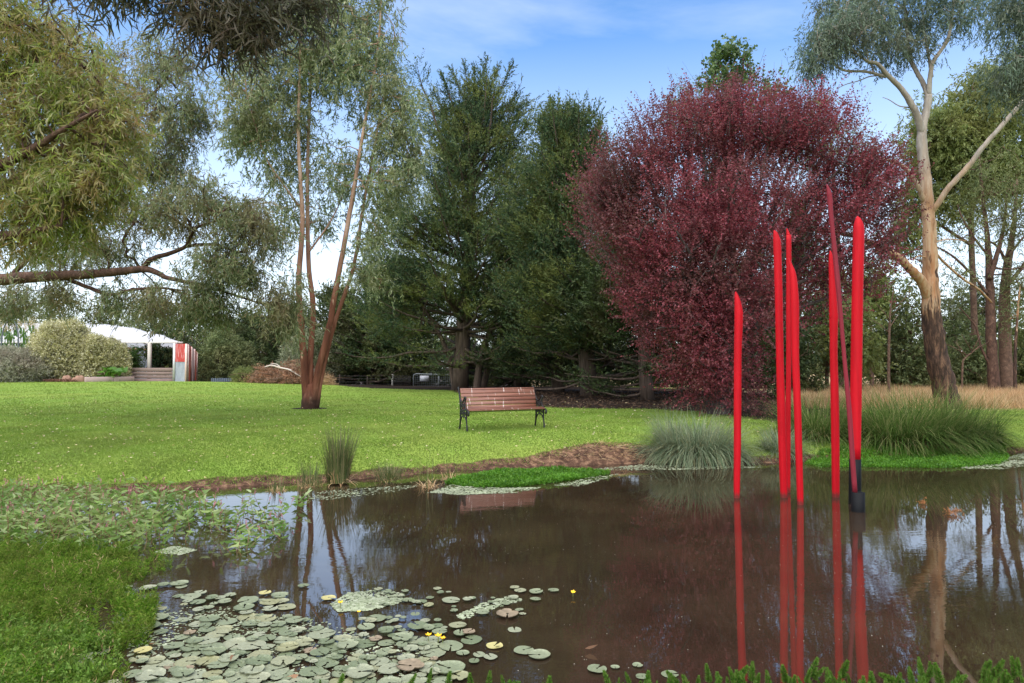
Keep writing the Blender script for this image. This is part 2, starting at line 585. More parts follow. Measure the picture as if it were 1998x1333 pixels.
def conifer(name, label, base, top, wid, nb, M_bark, M_leaf, trunk_r, group=None, lean=None, low=-.15, high=1.1, nsp=5.0, leafL=.13, leafW=.042,
            k=17, sl=(.55, 1.05), leaders=4, bare_low=0.0, side_scale=None, extra_trunks=(), blobs=None, plumes=()):
    """cypress: many ascending branches carrying flattened feathery sprays"""
    t = thing(name, label, 'tree', base, group)
    base = np.asarray(base, float); top = np.asarray(top, float)
    H = top[2] - base[2]
    tr = MB()
    tt = np.linspace(0, 1, 14)
    sway = np.stack([np.sin(tt * 5) * .12, np.cos(tt * 4) * .12 - .12, tt * 0], 1) * tt[:, None]
    axis = base + (top - base) * tt[:, None] + sway
    tr.tube(axis, trunk_r * (1 - tt) ** .8 + .02, 10, .05)
    for (p, r) in extra_trunks:
        pp, rr = catmull(np.asarray(p, float), np.asarray(r, float), 5)
        tr.tube(pp, rr, 8, .05)
    br = MB(); B, D, SL = [], [], []
    for i in range(nb + leaders):
        lead = i >= nb
        f = rng.uniform(.03, .97) ** .85
        if lead: f = rng.uniform(.66, .86)
        az = rng.uniform(0, 2 * PI)
        Lb = wid(f) * rng.uniform(.7, 1.1)
        if lead: Lb = (1 - f) * H * rng.uniform(.8, 1.12) + .4
        el = low + (high - low) * f ** 1.15 + rng.normal() * .12
        if lead: el = rng.uniform(.85, 1.15)
        hd = np.array([math.cos(az), math.sin(az), 0])
        p0 = base + (top - base) * f * .97
        if side_scale is not None: Lb *= side_scale(hd, f)
        m = 7
        s = np.linspace(0, 1, m)
        e = el + .5 * (s - .3)
        step = Lb / (m - 1)
        pts = [p0]
        for q in range(1, m):
            pts.append(pts[-1] + step * (hd * math.cos(e[q]) + np.array([0, 0, math.sin(e[q])])) + rng.normal(size=3) * step * .10)
        pts = np.array(pts)
        br.tube(pts, (.012 + .014 * Lb) * (1 - s) ** .7 + .008, 5, 0, cap=False)
        if rng.uniform() < bare_low * max(0, 1 - f * 3.2): continue
        ns = max(4, int(Lb * nsp * (1.5 if lead else 1)))
        u = rng.uniform(.22, 1.0, ns) ** .75
        idx = np.clip(u * (m - 1), 0, m - 1.001)
        i0 = idx.astype(int); fr = (idx - i0)[:, None]
        pos = pts[i0] * (1 - fr) + pts[i0 + 1] * fr
        td = unit(pts[i0 + 1] - pts[i0])
        lat = unit(np.cross(td, np.array([0, 0, 1.0])))
        sg = rng.choice([-1, 1], ns)[:, None]
        off = lat * sg * (Lb * .20 * (1.05 - u))[:, None] * rng.uniform(.2, 1.2, (ns, 1))
        pos = pos + off + rng.normal(size=(ns, 3)) * .10
        dd = td * 1.0 + lat * sg * .75 + np.array([0, 0, .35]) + rng.normal(size=(ns, 3)) * .28
        B.append(pos); D.append(dd); SL.append(rng.uniform(*sl, ns))
    ta = rng.uniform(.62, 1.0, 90)
    ap = base + (top - base) * ta[:, None]
    ad = rng.normal(size=(90, 3)) * [1, 1, .2] + [0, 0, 1.5]
    B.append(ap); D.append(ad); SL.append(rng.uniform(.5, .9, 90))
    for tip in plumes:
        tip = np.asarray(tip, float)
        Lp = rng.uniform(2.4, 3.8)
        root_ = base + (top - base) * np.clip((tip[2] - Lp * 1.1 - base[2]) / H, .3, .93)
        s_ = np.linspace(0, 1, 7)[:, None]
        mid_ = root_ * .45 + tip * .55 + [0, 0, -.35]
        pl = root_ * (1 - s_) ** 2 + 2 * mid_ * s_ * (1 - s_) + tip * s_ ** 2
        br.tube(pl, .05 * (1 - s_[:, 0]) + .008, 5, cap=False)
        npl = 46
        uu = rng.uniform(.15, 1.0, npl); ii = np.clip((uu * 6).astype(int), 0, 5); ff = (uu * 6 - ii)[:, None]
        pp_ = pl[ii] * (1 - ff) + pl[ii + 1] * ff
        tdir = unit(pl[ii + 1] - pl[ii])
        B.append(pp_); D.append(tdir + rng.normal(size=(npl, 3)) * .42); SL.append((1.15 - .75 * uu) * rng.uniform(.7, 1.1, npl))
    if blobs:
        cl = blob_pts(blobs, .4)
        ax = base + (top - base) * np.clip(((cl[:, 2:3] - base[2]) / H - .12), .02, .95)
        far_ = np.linalg.norm(cl - ax, axis=1)
        grow_twigs(br, axis[1:], cl, .012, .09, .04)
        q = 10
        od = unit(np.repeat(cl - ax, q, 0) * [1, 1, .35])
        b_ = np.repeat(cl, q, 0) + rng.normal(size=(len(cl) * q, 3)) * [.26, .26, .13] + od * rng.uniform(-.7, .75, (len(cl) * q, 1))
        B.append(b_); D.append(od + np.array([0, 0, .45]) + rng.normal(size=b_.shape) * .42); SL.append(rng.uniform(*sl, len(b_)))
    B = np.concatenate(B); D = np.concatenate(D); SL = np.concatenate(SL)
    tr.obj('trunk', M_bark, t, smooth=True)
    br.obj('branches', M_bark, t)
    lf = MB()
    V, Q = sprays(B, D, k, SL, leafL, leafW, .42, 0.0)
    lf.add(V, Q)
    lf.obj('crown', M_leaf, t)
    return t

def dome_shrub(name, label, c, r, nleaf, M_leaf, M_stem, leafL=.05, leafW=.03, cat='shrub', group=None, rough=.16, top_pow=1.0, seed=0):
    """a dense clipped or rounded shrub: leaves in a thick shell on bare stems"""
    t = thing(name, label, cat, c, group)
    c = np.asarray(c, float); r = np.asarray(r, float)
    st = MB()
    for i in range(26):
        d = rand_dir(1)[0]; d[2] = abs(d[2]) * .9 + .15; d = unit(d)
        e = c + d * r * .86
        st.tube(np.array([c + d * r * .02, c + d * r * .45 + rng.normal(size=3) * .05, e]), [.03, .018, .006], 5, 0, cap=False)
    st.obj('stems', M_stem, t)
    n = nleaf // 8
    d = rand_dir(n); d[:, 2] = np.where(d[:, 2] < -.68, -d[:, 2], d[:, 2])
    lump = 1 + rough * (np.sin(d[:, 0] * 6.1 + seed) * np.cos(d[:, 1] * 5.3 + seed * 2) + .7 * np.sin(d[:, 2] * 9 + d[:, 0] * 8 + seed))
    rad = rng.uniform(.72, 1.0, n) * lump
    pos = c + d * r * rad[:, None] * np.array([1, 1, 1.0])
    dd = d * .9 + np.array([0, 0, .5]) + rng.normal(size=(n, 3)) * .55
    V, Q = sprays(pos, dd, 8, leafL * 4.2, leafL, leafW, .6, 0)
    MB().add(V, Q).obj('foliage', M_leaf, t)
    return t

def blades(n, base_fn, length, width, arch=1.0, seg=5, up=.9, out=.7, jitter=.2):
    """arching grass blades; base_fn(n)->(pos, outward dir xy)"""
    pos, od = base_fn(n)
    Ln = length(n) if callable(length) else length * rng.uniform(.6, 1.1, n)
    o3 = np.concatenate([od, np.zeros((n, 1))], 1)
    o3 = unit(o3 + rng.normal(size=(n, 3)) * np.array([jitter, jitter, 0]))
    side = np.stack([-o3[:, 1], o3[:, 0], np.zeros(n)], 1)
    lean = rng.uniform(.05, 1.0, n)
    e0 = PI / 2 - lean * out
    bend = arch * rng.uniform(.4, 1.2, n) * (.4 + lean)
    V = np.zeros((n, seg + 1, 2, 3))
    c = pos.copy()
    for k in range(seg + 1):
        s = k / seg
        wd = width * (1 - s ** 2.2) + .0006
        V[:, k, 0] = c + side * wd * .5
        V[:, k, 1] = c - side * wd * .5
        e = e0 - bend * (s + .5 / seg)
        c = c + (Ln / seg)[:, None] * (o3 * np.cos(e)[:, None] + np.array([0, 0, 1.0]) * np.sin(e)[:, None])
    V[..., 2] = np.maximum(V[..., 2], pos[:, None, None, 2] - .12)
    q = np.array([[k * 2, k * 2 + 1, k * 2 + 3, k * 2 + 2] for k in range(seg)])
    Q = (q[None] + (np.arange(n) * (seg + 1) * 2)[:, None, None]).reshape(-1, 4)
    return V.reshape(-1, 3), Q

def inside_poly(x, y, poly):
    r = np.zeros(np.shape(x), bool)
    n = len(poly)
    for i in range(n):
        a, b = poly[i], poly[(i + 1) % n]
        c = (a[1] > y) != (b[1] > y)
        with np.errstate(divide='ignore', invalid='ignore'):
            xi = a[0] + (y - a[1]) / (b[1] - a[1] + 1e-12) * (b[0] - a[0])
        r ^= c & (x < xi)
    return r

exec_order = []
# ================================================================== SETTING
# ---- ground: one sheet, fine near the pond, coarse to the horizon
def axis(parts):
    return np.unique(np.round(np.concatenate([np.arange(a, b, s) for a, b, s in parts]), 4))
xs = axis([(-2500, -300, 400), (-300, -60, 30), (-60, -16, 1.2), (-16, 16, .14), (16, 60, 1.2), (60, 300, 30), (300, 2600, 400)])
ys = axis([(-600, -60, 90), (-60, -2, 4), (-2, 3, .4), (3, 21, .12), (21, 44, .5), (44, 110, 3), (110, 400, 30), (400, 3000, 300)])
X, Y = np.meshgrid(xs, ys)
Z = height(X, Y)
nx, ny = len(xs), len(ys)
i, j = np.meshgrid(np.arange(ny - 1), np.arange(nx - 1), indexing='ij')
Q = np.stack([i * nx + j, i * nx + j + 1, (i + 1) * nx + j + 1, (i + 1) * nx + j], -1).reshape(-1, 4)
me = make_mesh('ground', np.stack([X, Y, Z], -1).reshape(-1, 3), Q, None, True)
S = shore_dist(X, Y)
MULCH_SHADE = np.array([(-3.0, 33.5), (-1.6, 27), (0.9, 20.2), (4.6, 19.3), (5.6, 16.6), (6.0, 14.6), (7.6, 14.2), (8.6, 15.2), (9.4, 19), (11, 30), (4, 45), (-14, 45), (-8, 35.5)])  # litter under the trees, front edge drawn where the canopy shade begins
DRY = np.array([(9.0, 19.0), (12.2, 19.0), (15, 19.5), (40, 20), (60, 60), (8, 60), (8.5, 25)])
def soft_poly(x, y, poly, r=.5):
    acc = 0
    for k in range(8):
        acc = acc + inside_poly(x + r * math.cos(k * PI / 4), y + r * math.sin(k * PI / 4), poly)
    return acc / 8
bankx = np.exp(-((X - 1.75) / 1.15) ** 2) * (Y > 9)
mud = 1 - sstep(.10, .34, S - .42 * bankx - .05 * wob(X, Y, 3))
mul_shade = soft_poly(X, Y, MULCH_SHADE, .6)
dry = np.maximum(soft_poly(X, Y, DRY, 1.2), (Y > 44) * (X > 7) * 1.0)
mul_shade = np.maximum(mul_shade, sstep(38.5, 42, Y) * (X < 14) * 1.0)
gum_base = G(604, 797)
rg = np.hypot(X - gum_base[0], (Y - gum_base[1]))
mul_shade = np.maximum(mul_shade, (1 - sstep(.35, .75, rg)) * .8)
for nm, arr in (('mud', mud), ('mulch', mul_shade), ('dry', dry)):  # mulch mask carries litter plus the shade painted into its colour
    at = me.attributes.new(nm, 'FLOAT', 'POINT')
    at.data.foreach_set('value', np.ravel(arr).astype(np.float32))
N = NT('lawn_and_bank')
v = N.coord('Object')
def att(nm):
    return N.n('ShaderNodeAttribute', attribute_name=nm).outputs['Fac']
n1 = N.noise(v, 26, 6, .7)
n2 = N.noise(v, .55, 4, .6)
n3 = N.noise(v, 4.5, 5, .65)
grass = N.ramp(n1, [(.25, (.122, .195, .026)), (.5, (.168, .26, .038)), (.72, (.225, .31, .06))])
grass = N.mix(N.ramp(n2, [(.38, 0.0), (.66, .55)]), grass, (.235, .26, .05))
grass = N.mix(N.ramp(n3, [(.55, 0.0), (.8, .45)]), grass, (.10, .20, .014))
mudc = N.ramp(N.noise(v, 9, 7, .72), [(.32, (.018, .011, .008)), (.5, (.085, .045, .028)), (.62, (.20, .115, .068)), (.78, (.34, .22, .13))])
mulch_shade_col = N.ramp(N.noise(v, 18, 6, .7), [(.3, (.008, .005, .004)), (.55, (.026, .016, .010)), (.8, (.07, .042, .026))])  # brown litter, darkened in its colour to paint the deep shade under the conifers
dryc = N.ramp(N.noise(v, 14, 6, .7), [(.3, (.15, .10, .05)), (.6, (.38, .27, .14)), (.8, (.5, .38, .22))])
brk = N.math('SUBTRACT', N.noise(v, 7, 5, .7), .5)
def edge(nm, amt=.9):
    a = N.math('ADD', att(nm), N.math('MULTIPLY', brk, amt))
    return N.ramp(a, [(.38, 0.0), (.62, 1.0)])
c = N.mix(edge('dry'), grass, dryc)
c = N.mix(edge('mulch', .7), c, mulch_shade_col)
c = N.mix(edge('mud', .8), c, mudc)
N.base(c)
N.set(Roughness=.9)
N.b.inputs['Specular IOR Level'].default_value = .1
N.bump(N.math('ADD', n1, N.noise(v, 60, 3, .6)), .55, .03)
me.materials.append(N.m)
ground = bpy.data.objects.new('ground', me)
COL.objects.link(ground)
tag(ground, kind='structure')

# ---- water
wx = np.linspace(-14, 17, 2); wy = np.linspace(.5, 16, 2)
N = NT('pond_water')
v = N.coord('Object', (1, 1, 1))
murk = N.noise(v, .7, 4, .6)
c = N.ramp(murk, [(.3, (.018, .011, .007)), (.7, (.040, .025, .014))])
N.base(c)
N.set(Roughness=.012, IOR=2.2)
N.b.inputs['Specular IOR Level'].default_value = .5
r1 = N.noise(N.coord('Object', (1.0, 2.6, 1)), 2.2, 3, .5, .4)
r2 = N.noise(N.coord('Object', (1.0, 2.0, 1)), 14, 2, .5)
calm = N.ramp(N.noise(v, .45, 2, .5), [(.4, .12), (.62, 1.0)])
N.bump(N.math('MULTIPLY', N.math('ADD', r1, N.math('MULTIPLY', r2, .30)), calm), .045, .025)
mw = MB().add([(wx[0], wy[0], 0), (wx[1], wy[0], 0), (wx[1], wy[1], 0), (wx[0], wy[1], 0)], [(0, 1, 2, 3)])
pond = mw.obj('water', N.m)
tag(pond, kind='structure')

# ================================================================== MATERIALS IN USE
N = NT('slim_gum_bark')
v = N.coord('Object', (5, 5, 1.0))
f = N.noise(v, 1, 6, .62, .6)
sxg = N.n('ShaderNodeSeparateXYZ', {'Vector': N.n('ShaderNodeTexCoord').outputs['Object']})
zg = N.math('ADD', sxg.outputs['Z'], N.math('MULTIPLY', N.math('SUBTRACT', N.noise(N.coord('Object', (4, 4, .8)), 1, 4, .6), .5), 2.5))
redb = N.ramp(f, [(.3, (.075, .027, .017)), (.5, (.165, .060, .034)), (.7, (.25, .11, .068))])
palb = N.ramp(f, [(.3, (.21, .115, .075)), (.5, (.36, .225, .15)), (.7, (.47, .335, .245))])
c = N.mix(N.ramp(N.math('DIVIDE', zg, 10.0), [(.30, 0.0), (.66, 1.0)]), redb, palb)
pf = N.ramp(N.noise(N.coord('Object', (3.6, 3.6, 1.2)), 1, 3, .5), [(.62, 0.0), (.67, .85)])
c = N.mix(pf, c, (.52, .34, .23))
zl = N.math('ADD', sxg.outputs['Z'], N.math('MULTIPLY', N.math('SUBTRACT', N.noise(N.coord('Object', (7, 7, 5)), 1, 4, .6), .5), .5))
c = N.mix(N.ramp(zl, [(.20, 1.0), (.62, 0.0)]), c, (.045, .022, .014))
N.base(c); N.set(Roughness=.85)
N.b.inputs['Specular IOR Level'].default_value = .2
N.bump(N.math('ADD', f, N.noise(N.coord('Object', (16, 16, 4)), 1, 5, .6)), .6, .03)
M_gum_red = N.m
M_gum_grey = bark_mat('dark_gum_bark', [(.3, (.030, .018, .012)), (.55, (.095, .050, .034)), (.75, (.19, .11, .075))], (9, 9, 5))
M_branch_brown = bark_mat('brown_branch_bark', [(.3, (.06, .035, .025)), (.6, (.15, .09, .06)), (.8, (.24, .16, .11))], (8, 8, 8))
M_cypress_bark = bark_mat('cypress_bark', [(.3, (.035, .025, .018)), (.55, (.10, .070, .052)), (.8, (.17, .125, .095))], (10, 10, 1.2))
M_plum_bark = bark_mat('plum_bark', [(.3, (.03, .022, .020)), (.6, (.085, .062, .055)), (.8, (.17, .14, .125))], (10, 10, 6))
# the tall gum sheds its dark rough bark: cream and grey above, dark fibrous below (height decides where it has peeled)
N = NT('peeling_gum_bark')
v = N.coord('Object', (6, 6, 1.3))
f = N.noise(v, 1, 6, .6, .6)
cream = N.ramp(f, [(.3, (.22, .105, .05)), (.5, (.39, .235, .13)), (.7, (.50, .36, .235))])
grey = N.ramp(f, [(.3, (.20, .165, .135)), (.6, (.34, .29, .24)), (.8, (.44, .38, .32))])
darkb = N.ramp(N.noise(N.coord('Object', (11, 11, 2.6)), 1, 7, .68, .4), [(.34, (.016, .009, .007)), (.50, (.062, .034, .022)), (.62, (.16, .085, .052)), (.76, (.33, .19, .12))])
sx = N.n('ShaderNodeSeparateXYZ', {'Vector': N.n('ShaderNodeTexCoord').outputs['Object']})
zz = N.math('ADD', sx.outputs['Z'], N.math('MULTIPLY', N.math('SUBTRACT', N.noise(N.coord('Object', (5.5, 5.5, .6)), 1, 5, .65), .5), 4.2))
up = N.ramp(N.math('DIVIDE', zz, 10.0), [(.56, 0.0), (.78, 1.0)])
lowm = N.ramp(N.math('DIVIDE', zz, 10.0), [(.27, 1.0), (.30, 0.0)])
c = N.mix(up, cream, grey)
scar = N.ramp(N.noise(N.coord('Object', (5, 5, 1.4)), 1, 3, .55, .3), [(.60, 0.0), (.65, 1.0)])
scar = N.math('MULTIPLY', scar, N.ramp(N.math('DIVIDE', zz, 10.0), [(.42, 1.0), (.55, 0.0)]))
c = N.mix(scar, c, (.050, .026, .018))
strk = N.ramp(N.noise(N.coord('Object', (9, 9, .55)), 1, 5, .62, .3), [(.50, 0.0), (.60, .85)])
strk = N.math('MULTIPLY', strk, N.ramp(N.math('DIVIDE', zz, 10.0), [(.34, 1.0), (.62, .12)]))
c = N.mix(strk, c, (.36, .155, .065))
c = N.mix(lowm, c, darkb)
N.base(c)
N.set(Roughness=.8)
N.b.inputs['Specular IOR Level'].default_value = .25
N.bump(N.math('MULTIPLY', N.noise(N.coord('Object', (20, 20, 4)), 1, 6, .65), N.math('ADD', N.math('MULTIPLY', lowm, .9), .25)), .8, .05)
M_peel = N.m

L_yellow = leaf_mat('yellow_green_gum_leaves', [(.11, .165, .025), (.23, .30, .045), (.35, .40, .075), (.30, .22, .085), (.46, .44, .22), (.17, .23, .04)], (.32, .16, .07), .42, .45, 1.8, .35, .6)
L_grey = leaf_mat('grey_green_gum_leaves', [(.095, .13, .05), (.19, .235, .10), (.30, .33, .16), (.28, .205, .115)], (.27, .185, .10), .36, .5, .8, .3, .6)
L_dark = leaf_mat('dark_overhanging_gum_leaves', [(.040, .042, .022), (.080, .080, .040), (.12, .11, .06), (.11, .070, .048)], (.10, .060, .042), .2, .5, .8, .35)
L_slim = leaf_mat('slim_gum_leaves', [(.11, .16, .055), (.20, .26, .10), (.33, .37, .18), (.46, .46, .28)], (.26, .23, .11), .35, .45, .7, .35, .5)
L_blue = leaf_mat('blue_green_gum_leaves', [(.06, .10, .062), (.11, .165, .105), (.18, .235, .155)], (.14, .135, .085), .25, .5, .55, .4)
L_cyp = leaf_mat('cypress_foliage', [(.020, .042, .022), (.042, .080, .036), (.085, .13, .048), (.08, .075, .032)], (.24, .25, .05), .22, .6, .8, .2, .55)
L_cyp2 = leaf_mat('dark_cypress_foliage', [(.022, .038, .014), (.046, .072, .022), (.08, .11, .032)], (.11, .085, .03), .18, .6, .5, .25, .55)
L_plum = leaf_mat('plum_leaves', [(.085, .020, .026), (.20, .036, .048), (.31, .056, .074), (.16, .055, .050), (.39, .10, .125)], (.11, .058, .048), .35, .45, .55, .3, .75)
L_bg = leaf_mat('background_gum_leaves', [(.10, .14, .035), (.17, .21, .055), (.24, .265, .085)], (.26, .24, .075), .35, .5, .4, .35)
L_bg2 = leaf_mat('background_shrub_leaves', [(.08, .115, .038), (.15, .185, .065), (.22, .25, .10)], (.23, .20, .085), .25, .55, .5, .3)
L_poplar = leaf_mat('poplar_leaves', [(.055, .10, .03), (.09, .15, .04), (.15, .20, .07)], None, .3, .4, .6, .5)
L_olive = leaf_mat('olive_shrub_leaves', [(.14, .16, .08), (.23, .25, .14), (.31, .32, .20)], (.18, .18, .09), .2, .55, .8, .25)
L_varieg = leaf_mat('variegated_hedge_leaves', [(.26, .25, .085), (.45, .42, .19), (.62, .57, .34), (.74, .69, .48)], (.34, .31, .11), .25, .5, 1.2, .25)
L_heb = leaf_mat('grey_shrub_leaves', [(.18, .185, .11), (.32, .315, .21), (.46, .44, .33)], (.27, .20, .15), .2, .6, .9, .2)
L_corn = leaf_mat('corn_leaves', [(.06, .14, .025), (.12, .23, .045), (.20, .30, .08)], None, .3, .4, 1.0, .45)
L_tassel = leaf_mat('corn_tassels', [(.42, .32, .14), (.60, .48, .25)], None, .2, .6, 1.0, .2)
L_brighthub = leaf_mat('rhubarb_leaves', [(.08, .21, .02), (.15, .30, .04)], None, .35, .4, 1.0, .4)

# ================================================================== LARGE TREES
def grd(p):
    return np.array([p[0], p[1], float(height(np.array([p[0]]), np.array([p[1]]))[0]) - .05])

# ---- slim gum with several red-brown stems on the lawn
d0 = float(gum_base[1])
b0 = grd(gum_base)
def stem(lst, r0, r1, dz=0.0):
    p = PX([(x, y, d0 + dz * q / len(lst)) for q, (x, y) in enumerate(lst)], d0)
    p = np.concatenate([[[p[0][0], p[0][1], b0[2]]], p[1:]])
    return p, np.linspace(r0, r1, len(p)) * .56
limbs = [
    stem([(598, 800), (592, 690), (585, 600), (583, 540), (590, 440), (586, 350), (582, 250), (586, 120), (590, -60)], .20, .045, -.5),
    stem([(607, 800), (606, 700), (611, 600), (602, 510), (600, 350), (603, 230), (610, 60), (612, -120)], .18, .04, .5),
    stem([(609, 800), (622, 720), (642, 640), (656, 560), (682, 420), (695, 340), (712, 240), (738, 90), (745, -60)], .20, .04, -.3),
    stem([(616, 800), (630, 720), (655, 625), (690, 520), (706, 420), (728, 300), (748, 190), (770, 70)], .15, .03, .9),
    stem([(585, 405), (560, 370), (520, 310), (500, 250), (480, 180)], .07, .02, -1),
    stem([(604, 490), (640, 440), (665, 390), (680, 330)], .05, .015, 1),
    (np.array([b0 + [-.02, -.02, -.05], b0 + [0, 0, .35], b0 + [.02, 0, .75]]), np.array([.245, .21, .11])),
]
for q in (4, 5):
    pp = limbs[q][0]
    pp[0] = P(*[(585, 405), (604, 490)][q - 4], d0)
gum_blobs = [(530, 190, 90, 110, d0, 1.5, 105), (600, 90, 110, 100, d0, 1.6, 120), (700, 130, 100, 110, d0, 1.6, 115), (765, 240, 55, 110, d0, 1.3, 70),
             (480, 270, 45, 80, d0, 1, 45), (555, 330, 80, 90, d0 + .3, 1.3, 46), (655, 350, 80, 80, d0 + .4, 1.3, 34), (750, 380, 60, 75, d0, 1.2, 46),
             (630, 440, 60, 45, d0 + .8, .7, 12), (545, 440, 35, 45, d0, .8, 12), (735, 480, 45, 45, d0, 1, 20), (650, 10, 130, 60, d0, 1.5, 90),
             (705, 560, 50, 40, d0, .8, 10), (800, 320, 28, 70, d0, .8, 26), (470, 60, 40, 60, d0, 1, 18), (640, -90, 130, 60, d0, 1.5, 60)]
gum_tree('gum_tree', 'slim gum on the lawn with four red-brown stems rising from one dark base', 'tree', b0, limbs, gum_blobs, M_gum_red, L_slim,
         .125, .031, 15, 9, .36, .85, .4, csize=.20, rtip=.006, rmax=.03, hor=.7, bare=.16)

# ---- leaning gum with peeling cream bark on the right
gb = G(1852, 797); d1 = float(gb[1]); b1 = grd(gb)
def lm(lst, rad, dz=0.0, d=d1, k=.84):
    n = len(lst)
    return PX([(x, y, d + dz * q / max(1, n - 1)) for q, (x, y) in enumerate(lst)], d), k * np.array(rad, float) / (FPX / d)
trunk_l, trunk_r = lm([(1856, 806), (1846, 770), (1832, 715), (1820, 640), (1815, 560), (1815, 480), (1811, 415), (1806, 350), (1799, 285), (1800, 250), (1808, 215), (1812, 185)],
                      [31, 25.5, 23.5, 21.5, 18, 14.5, 13.5, 12, 11, 10, 8.5, 8])
trunk_l[0] = [trunk_l[0][0], trunk_l[0][1], b1[2] - .1]
limbs = [(trunk_l, trunk_r),
         lm([(1800, 262), (1788, 222), (1760, 175), (1735, 150), (1712, 125), (1690, 118), (1660, 95)], [9, 7.5, 6, 5, 4, 3, 2], -1.0),
         lm([(1728, 150), (1690, 140), (1650, 138), (1625, 122), (1600, 90)], [3.5, 3, 2.6, 2.2, 1.5], -1.4),
         lm([(1811, 190), (1800, 160), (1788, 140), (1775, 110), (1770, 60), (1764, 0)], [6, 5.5, 5, 4.5, 3.5, 2.5], .8),
         lm([(1812, 186), (1815, 150), (1820, 122), (1835, 100), (1850, 75), (1858, 30), (1866, -30)], [6, 5, 4.5, 4.2, 3.8, 3, 2], -.6),
         lm([(1818, 150), (1812, 110), (1805, 70), (1800, 20)], [4, 3, 2.5, 2], .4),
         lm([(1816, 415), (1830, 398), (1850, 368), (1885, 330), (1920, 285), (1955, 245), (1998, 196), (2050, 150)], [7, 6.5, 6.3, 6, 5.5, 5, 4.5, 3.5], -1.2),
         lm([(1804, 395), (1790, 362), (1770, 332), (1745, 316), (1715, 310), (1672, 307)], [6, 5.5, 4.8, 4.2, 3.2, 1.6], -.8),
         lm([(1815, 585), (1795, 545), (1775, 525), (1750, 500), (1710, 480), (1670, 462), (1620, 452), (1570, 448)], [13, 11, 9.5, 8, 6, 4.5, 3, 2], -1.6),
         lm([(1804, 240), (1790, 225), (1780, 212), (1755, 207), (1735, 195), (1722, 190)], [2.2, 1.8, 1.5, 1.2, .9, .6], -.3),
         lm([(1715, 147), (1695, 150), (1675, 158), (1650, 165), (1632, 174)], [1.6, 1.4, 1.2, .9, .6], -.5),
         lm([(1818, 485), (1845, 515), (1880, 545), (1910, 565), (1935, 590)], [3, 2.8, 2.6, 2.4, 2], 2.0),
         lm([(1818, 475), (1850, 467), (1885, 470)], [1.6, 1.4, 1], 1),
         lm([(1812, 505), (1792, 500), (1780, 510)], [2, 1.4, .8], -.4)]
gum_blobs = [(1612, 88, 48, 46, d1 - 1.2, 1.1, 75), (1672, 60, 62, 58, d1 - 1, 1.3, 95), (1660, 10, 75, 45, d1, 1.4, 70), (1738, 105, 40, 34, d1, 1, 34),
             (1760, 40, 65, 50, d1 + .5, 1.3, 60), (1835, 25, 65, 42, d1 - .4, 1.2, 46), (1895, 35, 38, 40, d1, 1, 24), (1790, 108, 22, 25, d1, .7, 12),
             (1590, 130, 26, 16, d1 - 1.4, .6, 12), (1780, -60, 160, 60, d1, 1.5, 90)]
gum_tree('gum_tree', 'tall leaning gum with peeling cream bark beside the red poles', 'tree', b1, limbs, gum_blobs, M_peel, L_blue,
         .115, .026, 8, 9, .42, .8, .35, csize=.17, rtip=.006, rmax=.03, jit=.045, sides=14, hor=.6)

# ---- large near gum on the left, yellow-green hanging foliage
d2 = 10.5
b2 = grd((P(-330, 800, d2)[0], d2))
limbs = [lm([(-330, 900), (-322, 600), (-280, 350), (-250, 100), (-200, -150)], [62, 48, 40, 30, 20], 0, d2),
         lm([(-316, 560), (-150, 500), (-40, 470), (40, 455), (120, 440)], [26, 20, 14, 8, 3], -.6, d2),
         lm([(-296, 440), (-120, 380), (30, 310), (120, 255), (190, 215)], [24, 17, 10, 6, 2.5], -1, d2),
         lm([(-270, 300), (-100, 220), (60, 130), (150, 80)], [20, 14, 8, 3], 0, d2),
         lm([(-120, 380), (0, 370), (90, 360), (190, 340)], [12, 8, 5, 2], .6, d2)]
limbs[0][0][0][2] = b2[2] - .1
gum_blobs = [(60, 120, 130, 85, d2, 1.2, 130), (165, 190, 50, 60, d2, .9, 55), (215, 265, 52, 75, d2, .8, 62), (90, 270, 110, 90, d2, 1.2, 120),
             (30, 390, 90, 70, d2, 1.1, 80), (150, 385, 70, 62, d2, .9, 70), (200, 350, 55, 60, d2 - .3, .7, 44), (110, 450, 60, 45, d2, .8, 36),
             (30, 60, 90, 40, d2, 1, 44), (-120, 250, 90, 200, d2, 1.6, 90), (20, 480, 50, 30, d2, .7, 18)]
gum_tree('gum_tree', 'big gum at the left edge with yellow-green drooping leaves', 'tree', b2, limbs, gum_blobs, M_gum_grey, L_yellow,
         .115, .016, 9, 9, .30, .75, .42, leaf_long, csize=.15, rtip=.005, rmax=.03, hor=.7, shell=.36)

